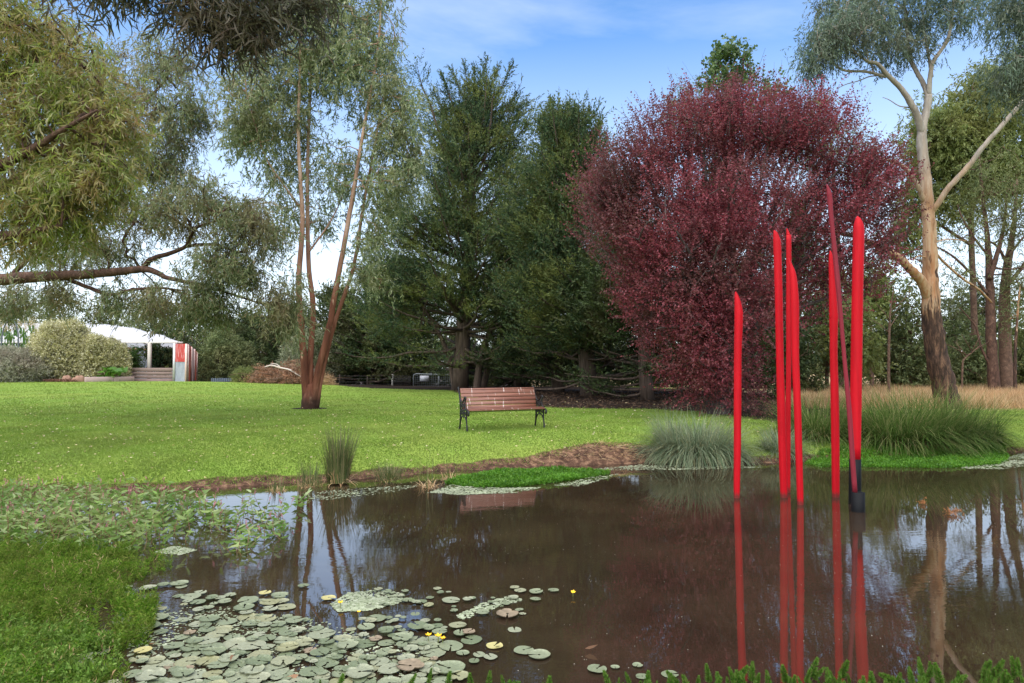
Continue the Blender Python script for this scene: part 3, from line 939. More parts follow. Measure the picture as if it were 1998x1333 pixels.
# ---- grey-green gum behind it with the long low bough
d3 = 16.5
b3 = grd((P(-300, 800, d3)[0], d3))
limbs = [lm([(-300, 900), (-290, 640), (-255, 430), (-200, 200), (-140, -20)], [44, 36, 30, 22, 14], 0, d3),
         lm([(-284, 590), (-120, 556), (0, 546), (60, 541), (140, 537), (215, 532), (285, 526), (330, 543), (390, 556), (445, 572), (500, 590)], [20, 17, 14, 13, 11, 9.5, 7.5, 5, 4, 3, 1.6], -1, d3),
         lm([(275, 528), (296, 506), (330, 495), (362, 481), (373, 458), (388, 442), (420, 432), (455, 415)], [6.5, 6, 5, 4.2, 3.6, 3, 2.2, 1.3], -1, d3),
         lm([(362, 481), (400, 477), (430, 480), (460, 492)], [4, 3.4, 2.6, 1.4], -1, d3),
         lm([(120, 540), (170, 560), (215, 575), (255, 566), (310, 562), (360, 568)], [5, 4.6, 4.2, 3.5, 2.8, 1.5], -.8, d3),
         lm([(20, 540), (60, 500), (90, 470), (130, 440), (190, 420)], [6, 5, 4, 3, 1.5], .5, d3),
         lm([(-270, 500), (-60, 400), (90, 320), (180, 260), (245, 210), (290, 190), (325, 155)], [16, 13, 9, 7, 5, 3.5, 2], 0, d3),
         lm([(235, 215), (280, 225), (320, 215), (365, 195)], [4, 3.2, 2.4, 1.3], 0, d3),
         lm([(150, 275), (220, 290), (280, 300), (330, 320)], [4, 3.4, 2.6, 1.5], .4, d3),
         lm([(-284, 640), (-100, 640), (0, 618), (50, 600), (110, 585)], [9, 7, 5, 4, 2], 2.5, d3)]
limbs[0][0][0][2] = b3[2] - .1
gum_blobs = [(318, 130, 62, 48, d3, 1.2, 44), (290, 205, 45, 45, d3, 1, 30), (372, 215, 30, 62, d3, .8, 36), (330, 265, 45, 40, d3, 1, 34),
             (250, 320, 60, 50, d3, 1.2, 48), (320, 330, 45, 50, d3, 1, 40), (410, 395, 55, 40, d3 - .8, 1, 46), (470, 430, 60, 45, d3 - 1, 1, 44),
             (515, 470, 36, 40, d3 - 1, .9, 22), (330, 425, 60, 45, d3 - .5, 1, 52), (270, 420, 50, 50, d3, 1.2, 46), (420, 530, 62, 45, d3 - 1, 1, 44),
             (480, 540, 45, 35, d3 - 1, .9, 28), (360, 600, 70, 40, d3 - .6, 1.1, 52), (265, 590, 70, 34, d3, 1.1, 40), (410, 610, 40, 40, d3 - 1, .9, 30),
             (130, 580, 70, 26, d3, 1, 26), (40, 590, 60, 36, d3 + 1, 1.2, 30), (545, 590, 40, 45, d3 - 1, .8, 30), (110, 500, 90, 40, d3, 1.4, 40),
             (440, 480, 30, 30, d3 - 1, .8, 14), (210, 490, 70, 30, d3, 1.2, 36), (560, 640, 30, 22, d3 - 1, .7, 12), (220, 140, 40, 70, d3 + 1, 1, 30),
             (-60, 200, 180, 200, d3 + 1, 2, 90)]
gum_tree('gum_tree', 'grey-green gum with a long bare bough reaching low over the lawn', 'tree', b3, limbs, gum_blobs, M_gum_grey, L_grey,
         .12, .022, 15, 9, .36, .85, .4, csize=.17, rtip=.006, rmax=.035, hor=.65, bare=.36)

# ---- the tree standing left of the camera whose dark branch hangs into the top of the view
b4 = grd((-6.4, 1.6))
limbs = [(np.array([b4, b4 + [.2, .3, 2.0], b4 + [.7, 1.0, 4.0], b4 + [1.5, 1.9, 5.6], b4 + [2.0, 2.2, 7.5]]), np.array([.34, .27, .22, .16, .08])),
         (np.array([b4 + [1.0, 1.4, 4.8], [-4.5, 4.2, 5.1], [-3.4, 5.0, 4.98], [-2.5, 5.2, 4.80], [-1.7, 5.3, 4.62]]), np.array([.12, .085, .055, .032, .014])),
         (np.array([[-3.7, 4.8, 5.0], [-3.2, 4.9, 4.75], [-2.7, 5.0, 4.42]]), np.array([.04, .025, .012]))]
gum_blobs = [(195, -55, 80, 34, 5.1, .3, 30), (320, -50, 80, 44, 5.2, .35, 44), (395, 25, 42, 40, 5.2, .3, 30), (470, 15, 60, 55, 5.3, .3, 44), (555, -20, 60, 52, 5.3, .3, 36),
             (60, -75, 50, 20, 5.0, .3, 6), (380, -140, 220, 60, 5.2, .6, 50), (505, 60, 28, 28, 5.3, .2, 10), (625, -25, 30, 26, 5.3, .2, 9), (440, 75, 28, 20, 5.3, .2, 10)]
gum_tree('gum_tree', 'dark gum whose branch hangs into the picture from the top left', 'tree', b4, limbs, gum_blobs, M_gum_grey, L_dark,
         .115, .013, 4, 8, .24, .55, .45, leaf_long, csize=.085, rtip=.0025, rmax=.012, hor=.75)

# ---- near gum at the right edge: only its outer foliage shows at the top right
d5 = 15.0
b5 = grd((P(2260, 800, d5)[0], d5))
limbs = [lm([(2260, 900), (2250, 600), (2230, 350), (2190, 100), (2150, -120)], [36, 30, 24, 18, 12], 0, d5),
         lm([(2240, 420), (2150, 250), (2060, 150), (1990, 90)], [14, 10, 6, 2], .3, d5), lm([(2210, 220), (2100, 60), (2030, 10), (1970, -20)], [11, 7, 4, 2], 0, d5)]
limbs[0][0][0][2] = b5[2] - .1
gum_blobs = [(1990, 40, 55, 55, d5, 1, 50), (1985, 130, 42, 52, d5, .9, 40), (2075, 90, 70, 110, d5, 1.2, 60), (1960, 10, 40, 40, d5, .8, 24), (2010, 190, 40, 30, d5, .8, 14)]
gum_tree('gum_tree', 'blue-green gum foliage reaching in at the top right corner', 'tree', b5, limbs, gum_blobs, M_peel, L_blue,
         .12, .022, 8, 9, .45, .8, .35, csize=.2, rtip=.006, rmax=.03)

# ---- purple-leaved plum
gp = G(1402, 808); d6 = float(gp[1]); b6 = grd(gp)
pm = FPX / d6
limbs = []
tb = P(1402, 812, d6); tb[2] = b6[2] - .1
limbs.append((np.array([tb, P(1398, 770, d6), P(1405, 730, d6), P(1412, 690, d6 + .1)]), np.array([.30, .24, .20, .18])))
ends = [(1190, 560, -.5), (1165, 400, .3), (1230, 290, -1), (1300, 240, .8), (1380, 205, -.6), (1450, 190, .5), (1530, 205, -.8), (1600, 235, .6), (1670, 300, -.5), (1720, 380, .5),
        (1715, 470, -.4), (1690, 560, .6), (1280, 640, -1.6), (1500, 640, -1.8), (1400, 480, -2.6), (1300, 430, -2.2), (1520, 420, -2.4), (1450, 330, -2.2), (1440, 400, 2.6), (1600, 480, 2.2), (1250, 480, 2)]
for (x, y, dz) in ends:
    s0 = P(1405 + rng.uniform(-8, 8), 740 - rng.uniform(0, 50), d6)
    e = P(x, y, d6 + dz)
    m1 = s0 * .62 + e * .38 + np.array([0, 0, .45]) + rng.normal(size=3) * .12
    m2 = s0 * .28 + e * .72 + np.array([0, 0, .35]) + rng.normal(size=3) * .12
    limbs.append((np.array([s0, m1, m2, e]), np.array([.085, .06, .036, .014])))
pblobs = [(1230, 370, 85, 90, d6 - .4, 1.3, 90), (1330, 290, 100, 80, d6, 1.6, 115), (1450, 270, 110, 80, d6, 1.7, 120), (1570, 280, 90, 75, d6, 1.6, 95),
          (1660, 370, 75, 85, d6, 1.3, 84), (1300, 440, 120, 90, d6 - .6, 1.8, 120), (1450, 430, 120, 100, d6 - .6, 2.0, 120), (1590, 450, 100, 90, d6 - .3, 1.7, 75),
          (1250, 520, 55, 60, d6 - .4, 1.1, 34), (1330, 580, 110, 70, d6 - .6, 1.7, 86), (1460, 580, 100, 70, d6 - .4, 1.7, 60), (1600, 570, 90, 60, d6 + .4, 1.4, 34),
          (1690, 500, 50, 60, d6, 1, 26), (1370, 670, 110, 55, d6 - .7, 1.5, 80), (1400, 735, 100, 40, d6 - .5, 1.3, 66), (1500, 740, 70, 45, d6, 1.1, 34), (1260, 650, 50, 40, d6 - .7, .9, 22), (1560, 660, 50, 50, d6 + .3, 1, 20), (1400, 520, 120, 110, d6 - 1.6, .8, 90), (1420, 640, 110, 80, d6 - 1.6, .7, 60), (1330, 740, 60, 40, d6 - .8, .9, 34), (1440, 775, 70, 26, d6 - .5, .8, 26), (1540, 520, 90, 90, d6 + 1, 1, 40), (1400, 380, 160, 100, d6 + 1.2, 1, 80), (1300, 600, 80, 80, d6 + 1, 1, 40), (1190, 420, 40, 70, d6, .8, 22), (1710, 430, 36, 60, d6, .8, 24), (1480, 700, 80, 50, d6 + 1, .8, 34)]
pc = blob_pts(pblobs, .40)
pc = pc[rng.uniform(size=len(pc)) < np.interp(pc[:, 2], [1.0, 2.2, 3.6, 5.0, 8.5], [.42, .58, .82, 1.0, 1.0])]
xpl = P(1405, 700, d6)[0]
pc = pc[(pc[:, 2] > 2.9) | (np.abs(pc[:, 0] - xpl + .15) < .55 + .62 * (pc[:, 2] - .3))]
pc = pc[(np.sin(pc[:, 0] * 2.3 + 1) * np.cos(pc[:, 1] * 2.1) + .8 * np.sin(pc[:, 2] * 2.6 + pc[:, 0])) + rng.normal(size=len(pc)) * .5 > -1.2]
t = thing('plum_tree', 'large rounded plum tree with dark red purple leaves', 'tree', b6)
tr = MB(); lp = []
for pts, rad in limbs:
    pp, rr = catmull(pts, rad, 6)
    tr.tube(pp + rng.normal(size=pp.shape) * .012, rr, 9, .05)
    lp.append(pp)
lp = np.concatenate(lp)
tr.obj('trunk', M_plum_bark, t, smooth=True)
tw = MB()
grow_twigs(tw, lp, pc, .009, .035, .05)
cen = P(1430, 520, d6)
ns = 11
b = np.repeat(pc, ns, 0) + rng.normal(size=(len(pc) * ns, 3)) * .17
out = unit(b - cen) * np.array([1, 1, 1])
dd = out * .8 + np.array([0, 0, .75]) + rng.normal(size=b.shape) * .45
V1, Q1 = sprays(b, dd, 16, rng.uniform(.35, .75, len(b)), .056, .037, .6, .12)
# straight young shoots standing out of the top and sides
n = 330
az = rng.uniform(-1.9, 1.9, n)
sx_, sy_ = 1440 + 280 * np.sin(az) * rng.uniform(.85, 1.07, n), 480 - 275 * np.cos(az * .92) * rng.uniform(.86, 1.05, n)
sbase = np.array([P(x, y, d6 + q) for x, y, q in zip(sx_, sy_, rng.uniform(-1.4, 1.4, n))])
sd = unit(unit(sbase - cen) * .8 + np.array([0, 0, .8]) + rng.normal(size=(n, 3)) * .25)
sl = rng.uniform(.4, 1.35, n)
V2, Q2 = sprays(sbase, sd, 18, sl, .064, .040, .55, .1)
twigs_batch(tw, sbase - sd * .3, sbase + sd * sl[:, None], np.full(n, .007), np.full(n, .002), .03)
tw.obj('branches', M_plum_bark, t)
MB().add(V1, Q1).add(V2, Q2).obj('crown', L_plum, t)

# ---- dark cypresses behind the lawn
def interp(pts):
    xs_, ys_ = zip(*pts)
    return lambda f: float(np.interp(f, xs_, ys_))
dC = 34.0
c1 = GD(897, dC); top1 = P(932, 165, dC)
k1 = 1.0
conifer('cypress_tree', 'tallest dark cypress with several upright tips behind the bench', c1, top1,
        interp([(0, 4.8), (.12, 5.8), (.3, 5.2), (.5, 4.2), (.68, 3.1), (.82, 2.1), (.93, 1.2), (1, .4)]), 190, M_cypress_bark, L_cyp, .42, 'dark cypresses behind the lawn', leaders=10, high=1.15, bare_low=.3, plumes=[P(x, y, dC + q) for x, y, q in ((846, 178, .3), (862, 150, -.6), (880, 132, .4), (905, 126, 0), (926, 130, -.5), (948, 118, .2), (972, 126, .6), (1000, 128, -.3), (1018, 160, .3), (1034, 186, -.4), (1030, 240, .2), (836, 250, 0))], nsp=7, blobs=[(930, 255, 55, 60, dC, 1.2, 40), (885, 320, 55, 80, dC - .5, 1.6, 55), (975, 330, 70, 70, dC - .5, 1.6, 60), (845, 440, 70, 75, dC - .6, 1.8, 66), (935, 450, 90, 75, dC - 1, 2, 80), (1015, 470, 65, 75, dC - .5, 1.8, 60), (1035, 370, 45, 60, dC, 1.4, 36), (1040, 560, 60, 60, dC - .5, 1.6, 40), (870, 250, 22, 60, dC, .8, 16), (1000, 230, 22, 45, dC, .8, 14), (790, 500, 50, 60, dC - .5, 1.6, 30), (760, 600, 45, 50, dC - .5, 1.6, 26), (800, 560, 75, 55, dC - .5, 2, 50), (895, 570, 100, 55, dC - 1.2, 2, 70), (1000, 580, 90, 55, dC - 1, 2, 60), (780, 640, 70, 34, dC, 1.8, 26), (870, 630, 80, 22, dC + 1.5, 1.6, 16), (985, 640, 60, 26, dC + 2.5, 1.6, 16)],
        extra_trunks=[([GD(930, dC - .6) - [0, 0, .1], P(940, 690, dC - .5), P(975, 600, dC - .5), P(1010, 480, dC - .5)], [.20, .16, .12, .06]),
                      ([GD(940, dC + .4) - [0, 0, .1], P(965, 680, dC), P(1010, 590, dC), P(1080, 480, dC)], [.17, .14, .10, .05]),
                      ([GD(888, dC) - [0, 0, .1], P(870, 680, dC), P(820, 590, dC), P(770, 520, dC)], [.14, .12, .08, .04])])
dC2 = 27.5
c2 = GD(1150, dC2); top2 = P(1098, 225, dC2)
conifer('cypress_tree', 'broad cypress with low dark skirt between the tallest one and the plum', c2, top2,
        interp([(0, 3.2), (.12, 3.6), (.3, 3.2), (.5, 2.8), (.7, 2.3), (.88, 1.5), (1, .7)]), 190, M_cypress_bark, L_cyp, .34, 'dark cypresses behind the lawn', leaders=8, high=1.15, bare_low=.4, plumes=[P(x, y, dC2 + q) for x, y, q in ((1052, 232, .2), (1075, 206, -.3), (1104, 206, .2), (1122, 212, 0), (1148, 226, -.3), (1168, 246, .3), (1186, 290, 0))], nsp=7, blobs=[(1108, 310, 50, 65, dC2, 1.2, 44), (1075, 390, 60, 65, dC2 - .4, 1.3, 50), (1150, 400, 55, 60, dC2, 1.2, 46), (1040, 450, 40, 50, dC2, 1.2, 26), (1045, 560, 45, 50, dC2, 1.2, 24), (1110, 480, 80, 65, dC2 - .7, 1.5, 66), (1085, 580, 75, 55, dC2 - .7, 1.5, 50), (1165, 560, 65, 60, dC2 - .7, 1.4, 50), (1130, 650, 95, 40, dC2 - .7, 1.5, 50), (1110, 715, 80, 34, dC2 + 4, 1.4, 36)])
dC3 = 24.5
c3 = GD(1262, dC3); top3 = P(1235, 440, dC3)
conifer('cypress_tree', 'short dark cypress half hidden behind the left side of the plum', c3, top3,
        interp([(0, 2.6), (.2, 3.0), (.5, 2.3), (.8, 1.4), (1, .5)]), 110, M_cypress_bark, L_cyp2, .25, 'dark cypresses behind the lawn', leaders=3, bare_low=.3, nsp=6, blobs=[(1235, 540, 60, 60, dC3, 1.1, 40), (1200, 630, 70, 50, dC3, 1.2, 46), (1180, 700, 95, 50, dC3 + 6, 1.4, 60), (1280, 700, 80, 50, dC3 + 6, 1.4, 50), (1310, 640, 50, 60, dC3 + .5, 1.1, 34)])
c4 = GD(1090, 31.5)
conifer('cypress_tree', 'cypress in the deep shade behind the right end of the bench', c4, P(1060, 400, 31.5),
        interp([(0, 3.0), (.25, 3.4), (.6, 2.6), (1, .6)]), 120, M_cypress_bark, L_cyp2, .28, 'dark cypresses behind the lawn', leaders=2, bare_low=.2, nsp=6, blobs=[(1060, 640, 70, 60, 32.5, 1.5, 44), (1080, 720, 70, 36, 32.8, 1.5, 44), (1000, 700, 50, 40, 33, 1.5, 22)])
conifer('cypress_tree', 'dark cypress standing right behind the middle of the plum', GD(1410, 29), P(1400, 330, 29),
        interp([(0, 2.6), (.25, 3.2), (.6, 2.6), (.9, 1.4), (1, .5)]), 120, M_cypress_bark, L_cyp2, .26, 'dark cypresses behind the lawn', leaders=2, bare_low=.1, nsp=6, blobs=[(1400, 460, 70, 70, 29, 1.3, 40), (1450, 580, 90, 70, 29, 1.4, 50), (1350, 600, 80, 70, 29, 1.4, 46), (1420, 690, 110, 50, 29, 1.4, 46)])
conifer('cypress_tree', 'dark cypress behind the right half of the plum', GD(1545, 29.5), P(1560, 400, 29.5),
        interp([(0, 2.2), (.25, 2.8), (.6, 2.2), (.9, 1.2), (1, .4)]), 100, M_cypress_bark, L_cyp2, .24, 'dark cypresses behind the lawn', leaders=2, bare_low=.1, nsp=6, blobs=[(1560, 520, 60, 60, 29.5, 1.2, 30), (1540, 640, 70, 60, 29.5, 1.3, 36)])
belt = [(440, 640, 54, 2.4, 'cypress tip just right of the red corrugated panels'), (490, 625, 52, 2.8, 'cypress behind the brush pile, left of the olive shrub'), (565, 610, 50, 2.8, 'cypress right behind the slim gum stems'),
        (655, 575, 46, 3.0, 'cypress behind the round olive shrub'), (722, 535, 44, 3.4, 'cypress behind the wire fence posts'), (790, 520, 46, 4.0, 'cypress behind the metal gate'), (1010, 430, 42, 3.8, 'cypress seen through the gap right of the tallest trunk')]
for (px, py, d, wmx, lab) in belt:
    conifer('cypress_tree', lab, GD(px, d) - [0, 0, .1], P(px, py, d), interp([(0, wmx), (.25, wmx * 1.05), (.6, wmx * .75), (.9, wmx * .35), (1, .3)]), 110, M_cypress_bark, L_cyp2, .22, 'dark cypresses behind the lawn',
            leaders=2, low=-.12, high=.8, nsp=5.5, leafL=.22, leafW=.08, k=12, sl=(.6, 1.15), bare_low=.1, blobs=[(px, py + (752 - py) * .75, wmx * 22, (752 - py) * .22, d, 2, 34), (px, py + (752 - py) * .45, wmx * 16, (752 - py) * .2, d, 1.5, 22)])

for (px, d, rx, lab) in [(668, 46, 34, 'dark low bush under the cypresses left of the wire fence'), (740, 48, 40, 'dark low bush under the cypresses behind the middle of the wire fence'), (830, 47, 40, 'dark low bush right behind the metal gate'), (925, 45, 36, 'dark low bush seen between the cypress trunks behind the bench'),
                        (1010, 43, 40, 'dark low bush behind the right end of the bench'), (1095, 42, 44, 'dark low bush in the shade between bench and plum'), (1185, 41, 44, 'dark low bush deep in the shade left of the plum'), (1280, 40, 44, 'dark low bush deep in the shade behind the plum trunk'), (1370, 38, 40, 'dark low bush behind the blue-green tussock and plum'), (1480, 37, 50, 'dark low bush behind the three close poles and plum')]:
    b = P(px, 758, d)
    cl = blob_pts([(px, 712, rx * 1.25, 40, d, 1.2, 46), (px, 748, rx * 1.3, 16, d, 1.2, 24)])
    gum_tree('bush', lab, 'bush', b, [(np.array([b, b + [0, 0, .7], b + [.1, 0, 1.4]]), np.array([.08, .05, .02]))], None, M_cypress_bark, L_cyp2, .2, .08, 8, 9, .5, .1, .5, group='dark bushes under the cypresses', csize=.34, hor=.8, cl=cl, rtip=.010, rmax=.05, sides=6)

# ---- background trees
def simple_tree(label, base_px, d, blobs, M_leaf, trunk_px=(), leafL=.13, leafW=.05, hang=.3, spread=.5, nspray=8, k=8, slen=.5, cs=.3, M_bark=None, name='tree', group='trees far behind the garden', cat='tree', hor=.7, tr=9):
    b = grd(GD(base_px, d))
    limbs = []
    for lst, rad in trunk_px:
        limbs.append(lm(lst, rad, 0.4, d))
    cl = blob_pts(blobs)
    c0 = cl.mean(0)
    if not limbs:
        limbs = [(np.array([b - [0, 0, .1], b * .6 + c0 * .4, c0 + [0, 0, .3]]), np.array([tr, tr * .7, tr * .3]) / (FPX / d))]
    else:
        limbs[0][0][0][2] = b[2] - .1
    return gum_tree(name, label, cat, b, limbs, None, M_bark or M_branch_brown, M_leaf, leafL, leafW, nspray, k, slen, hang, spread, group=group, csize=cs, hor=hor, cl=cl, rtip=.010, rmax=.07, sides=8)

dB = 31.0
simple_tree('tall poplar tip rising behind the top of the plum', 1430, dB, [(1425, 165, 42, 75, dB, 1.2, 60), (1402, 120, 14, 34, dB, .5, 14), (1452, 125, 14, 42, dB, .6, 16), (1425, 105, 14, 30, dB, .5, 10), (1500, 185, 28, 34, dB, 1, 18), (1440, 250, 75, 50, dB, 1.6, 50), (1378, 160, 12, 26, dB, .4, 7)],
            L_poplar, [([(1430, 800), (1432, 500), (1430, 250), (1425, 90)], [9, 7, 4, 1]), ([(1432, 330), (1470, 240), (1505, 175)], [3, 2, 1]), ([(1431, 300), (1400, 190), (1395, 110)], [3, 2, 1])], .15, .13, -.7, .5, 5, 6, .42, .17, name='poplar_tree')
simple_tree('olive green gum top showing left of the poplar', 1345, dB - 2, [(1338, 205, 34, 28, dB - 2, .9, 34), (1365, 250, 50, 40, dB - 2, 1.2, 44), (1315, 240, 26, 30, dB - 2, .8, 16)], L_bg2, [([(1350, 800), (1350, 500), (1342, 230)], [8, 6, 2])], .13, .03, .6)
simple_tree('yellow-green gum showing behind the upper right of the plum', 1640, dB - 1, [(1585, 225, 40, 40, dB - 1, 1, 34), (1650, 280, 50, 50, dB - 1, 1.2, 54), (1690, 350, 40, 60, dB - 1, 1, 44), (1570, 300, 60, 60, dB - 1, 1.2, 40)], L_bg, [([(1640, 800), (1635, 500), (1620, 260)], [9, 7, 2])], .13, .03, .6)
simple_tree('spreading light green gum filling the right edge behind the leaning gum', 1905, dB, [(1865, 260, 75, 70, dB, 1.8, 170), (1945, 200, 75, 65, dB, 1.8, 160), (1920, 335, 95, 60, dB, 2, 170), (1815, 310, 45, 55, dB, 1.2, 70), (1990, 330, 60, 80, dB, 1.8, 110),
            (1780, 400, 34, 55, dB, 1, 34), (1850, 410, 55, 40, dB, 1.4, 40), (1770, 470, 40, 50, dB, 1.1, 30), (2070, 250, 60, 120, dB, 1.8, 60), (1790, 250, 26, 34, dB, .8, 14)], L_bg,
            [([(1905, 800), (1900, 600), (1895, 430), (1900, 300), (1910, 170)], [8, 7, 6, 4, 2]), ([(1896, 440), (1850, 350), (1825, 280)], [5, 3.5, 1.2]), ([(1898, 400), (1950, 310), (1985, 240)], [5, 3.5, 1.2]), ([(1897, 480), (1820, 430), (1775, 400)], [4, 3, 1.2])], .17, .055, .65, .45, 10, 10, .5, .34)
dG = 27.0
simple_tree('dark-stemmed gum with bare white limbs at the right edge', 1940, dG, [(1925, 400, 45, 45, dG, 1.1, 26), (1975, 440, 40, 45, dG, 1, 26), (1890, 470, 36, 30, dG, .9, 16), (1990, 540, 34, 44, dG, .9, 24), (1870, 540, 34, 28, dG, .8, 12), (1935, 330, 40, 40, dG, 1, 18)], L_bg2,
            [([(1942, 775), (1935, 690), (1932, 600), (1931, 540), (1925, 450), (1916, 370), (1910, 300)], [13, 11.5, 10, 8.5, 5, 3.5, 2]), ([(1931, 545), (1950, 480), (1960, 430), (1965, 370)], [6, 5, 3.5, 2]),
             ([(1928, 575), (1900, 540), (1865, 505), (1840, 488), (1820, 478)], [3.5, 3, 2.6, 2, 1]), ([(1930, 500), (1905, 470), (1880, 430), (1868, 400)], [3, 2.4, 1.8, 1]), ([(1936, 720), (1915, 680), (1905, 640), (1890, 620), (1872, 600)], [3, 2.6, 2.2, 1.6, 1])], .12, .028, .7, .4, M_bark=M_gum_grey)
simple_tree('brown-stemmed gum right beside the dark-stemmed one', 1966, dG + .8, [(2000, 420, 50, 60, dG, 1.2, 30), (1975, 360, 40, 40, dG, 1, 20), (2020, 560, 40, 60, dG, 1, 22)], L_bg2,
            [([(1968, 775), (1962, 690), (1960, 600), (1966, 520), (1978, 440), (1985, 350)], [15, 13, 12, 9, 5, 2]), ([(1964, 560), (2000, 518), (2040, 500)], [5, 4, 2.5]), ([(1966, 520), (1945, 480), (1905, 462)], [3.5, 2.8, 1.2]), ([(1968, 500), (2000, 460), (2030, 440)], [3, 2.4, 1.2])], .12, .028, .7, .4, M_bark=M_branch_brown)
simple_tree('thin pale-stemmed sapling at the far right edge', 1976, dG - .6, [(1985, 600, 26, 50, dG, .6, 12)], L_bg2, [([(1980, 770), (1981, 690), (1985, 620), (1990, 560)], [4, 3.4, 2.6, 1.5])], .12, .03, .5, M_bark=M_peel)

und = [(1655, 640, 44, 80, 26, L_bg, 'bright green bush right of the thick red pole'), (1545, 690, 50, 90, 25, L_cyp2, 'dark green bush behind the three close red poles'), (1612, 600, 44, 90, 28, L_bg2, 'tall olive bush behind the dark red leaning pole'),
       (1720, 660, 46, 80, 32, L_bg, 'sparse light green bush left of the leaning gum trunk'), (1775, 640, 34, 100, 30, L_bg2, 'dark bush right against the leaning gum trunk'), (1865, 620, 46, 60, 33, L_bg2, 'grey-green bush right of the leaning gum trunk'),
       (1885, 700, 50, 55, 31, L_bg2, 'low bush in front of the dark-stemmed gum'), (1990, 660, 40, 90, 33, L_bg, 'light green bush at the far right edge'), (1920, 600, 46, 50, 40, L_cyp2, 'far dark tree top between the leaning gum and the dark stems'),
       (1800, 720, 50, 40, 31, L_bg2, 'low olive scrub behind the dry grass'), (1700, 560, 36, 50, 30, L_bg, 'green tree crown behind the plum and thick red pole'), (2060, 650, 60, 90, 31, L_bg2, 'olive bush beyond the right edge')]
for (px, py, rx, ry, d, Lm, lab) in und:
    simple_tree(lab, px, d, [(px, py, rx, ry, d, 1.2, 80), (px + rng.uniform(-15, 15), py + ry * .75, rx * .9, ry * .4, d, 1.1, 40)], Lm, (), .15, .065, .2, .5, 7, 8, .45, .3, name='bush', cat='bush', group='bushes behind the dry grass', tr=5)
# dead pale stems standing in the scrub
for (lst, rad, d, lab) in [([(1735, 790), (1734, 720), (1735, 650), (1738, 600), (1745, 560)], [4, 3.6, 3, 2.2, 1], 24, 'thin brown sapling with forked bare twigs left of the leaning gum'),
                           ([(1876, 745), (1878, 715), (1882, 700), (1900, 685), (1912, 675)], [2.4, 2.2, 2, 1.4, .8], 27, 'small forked bare pale sapling right of the leaning gum')]:
    pts, rr = lm(lst, rad, 0, d)
    pts[0][2] = GD(lst[0][0], d)[2] - .05
    t = thing('bare_sapling', lab, 'sapling', pts[0])
    m = MB(); m.tube(*catmull(pts, rr, 4), 6, .04)
    m.obj('trunk', M_branch_brown, t)
    m = MB()
    for q in range(6):
        a = pts[len(pts) // 2] * (1 - q / 8) + pts[-1] * (q / 8)
        e = a + np.array([rng.uniform(.3, 1.0) * rng.choice([-1, 1]), rng.normal() * .3, rng.uniform(.3, .9)])
        m.tube([a, (a + e) / 2 + rng.normal(size=3) * .06, e], [.02, .014, .006], 5)
    m.obj('branches', M_branch_brown, t)

for (px, py, rx, ry, d, Lm, lab) in [(20, 600, 50, 30, 62, L_bg2, 'far tree over the corn at the left edge'), (110, 605, 50, 26, 62, L_bg2, 'far tree above the tall hedge'), (205, 612, 50, 26, 64, L_cyp2, 'far tree above the left of the white roof'), (275, 620, 45, 26, 62, L_bg2, 'far tree above the middle of the white roof'),
                                 (335, 630, 40, 26, 60, L_cyp2, 'far tree above the right end of the white roof'), (385, 620, 40, 50, 58, L_cyp2, 'far dark tree above the red corrugated panels')]:
    simple_tree(lab, px, d, [(px, py + 8, rx * .8, ry, d, 2, 30), (px, py + 55, rx, 40, d, 2, 50)], Lm, (), .28, .11, .2, .5, 7, 7, .7, .6, tr=5)

# ---- the wood far behind, one mass
n = 5200
px = rng.uniform(-150, 2150, n)
dd = rng.uniform(78, 96, n)
topy = 668 + 26 * np.sin(px * .021) + 16 * np.sin(px * .067 + 1) + 9 * np.sin(px * .17)
topy = np.where((px > 380) & (px < 760), topy + 14, topy)
topy = np.where(px < 380, topy + 22, topy)
u = rng.uniform(0, 1, n) ** .8
pos = np.stack([ray(px, px * 0 + 700)[:, 0] * dd, dd, CAM_H + (715 - topy) / FPX * dd * u + (-1.0) * (1 - u)], 1)
V, Q = sprays(pos, rng.normal(size=(n, 3)) + [0, 0, .4], 9, 1.3, .55, .26, .6, .05)
wood = MB().add(V, Q).obj('far_wood', L_bg2, None, (0, 87, 0))
tag(wood, 'grey-green wood far behind the garden, closing the horizon', 'wood', None, 'stuff')

# ================================================================== GARDEN ON THE LEFT
M_stem = plain('shrub_stems', (.09, .06, .04), .9)
def px_m(px, py, d):
    return P(px, py, d)
def shrub(name, label, px, ytop, ybot, rx, d, n, Lm, leafL, leafW, group=None, cat='shrub', rough=.14, ry=None, seed=0):
    hgt = (ybot - ytop) * d / FPX
    c = P(px, ybot, d); c[2] = P(px, ybot, d)[2] + hgt * .40
    r = np.array([rx * d / FPX, ry or rx * d / FPX, hgt * .60])
    return dome_shrub(name, label, c, r, n, Lm, M_stem, leafL, leafW, cat, group, rough, seed=seed)
shrub('low_shrub', 'low spreading grey-green shrub at the left edge of the lawn', 28, 684, 748, 78, 38.2, 52000, L_heb, .075, .042, seed=1, rough=.07)
HG = 'pale variegated hedge shrubs in a row'
shrub('hedge_shrub', 'biggest and nearest pale variegated hedge shrub', 122, 630, 748, 55, 39.5, 60000, L_varieg, .09, .05, HG, seed=2, rough=.08)
shrub('hedge_shrub', 'second pale variegated hedge shrub, just right of the biggest one', 182, 660, 746, 22, 39.3, 20000, L_varieg, .09, .05, HG, seed=3, rough=.09)
shrub('hedge_shrub', 'third pale variegated hedge shrub, behind the rhubarb leaves', 209, 668, 746, 20, 39.7, 16000, L_varieg, .09, .05, HG, seed=4, rough=.09)
shrub('hedge_shrub', 'smallest pale variegated hedge shrub at the end beside the sleeper wall', 227, 674, 746, 17, 40.0, 14000, L_varieg, .09, .05, HG, seed=5, rough=.09)

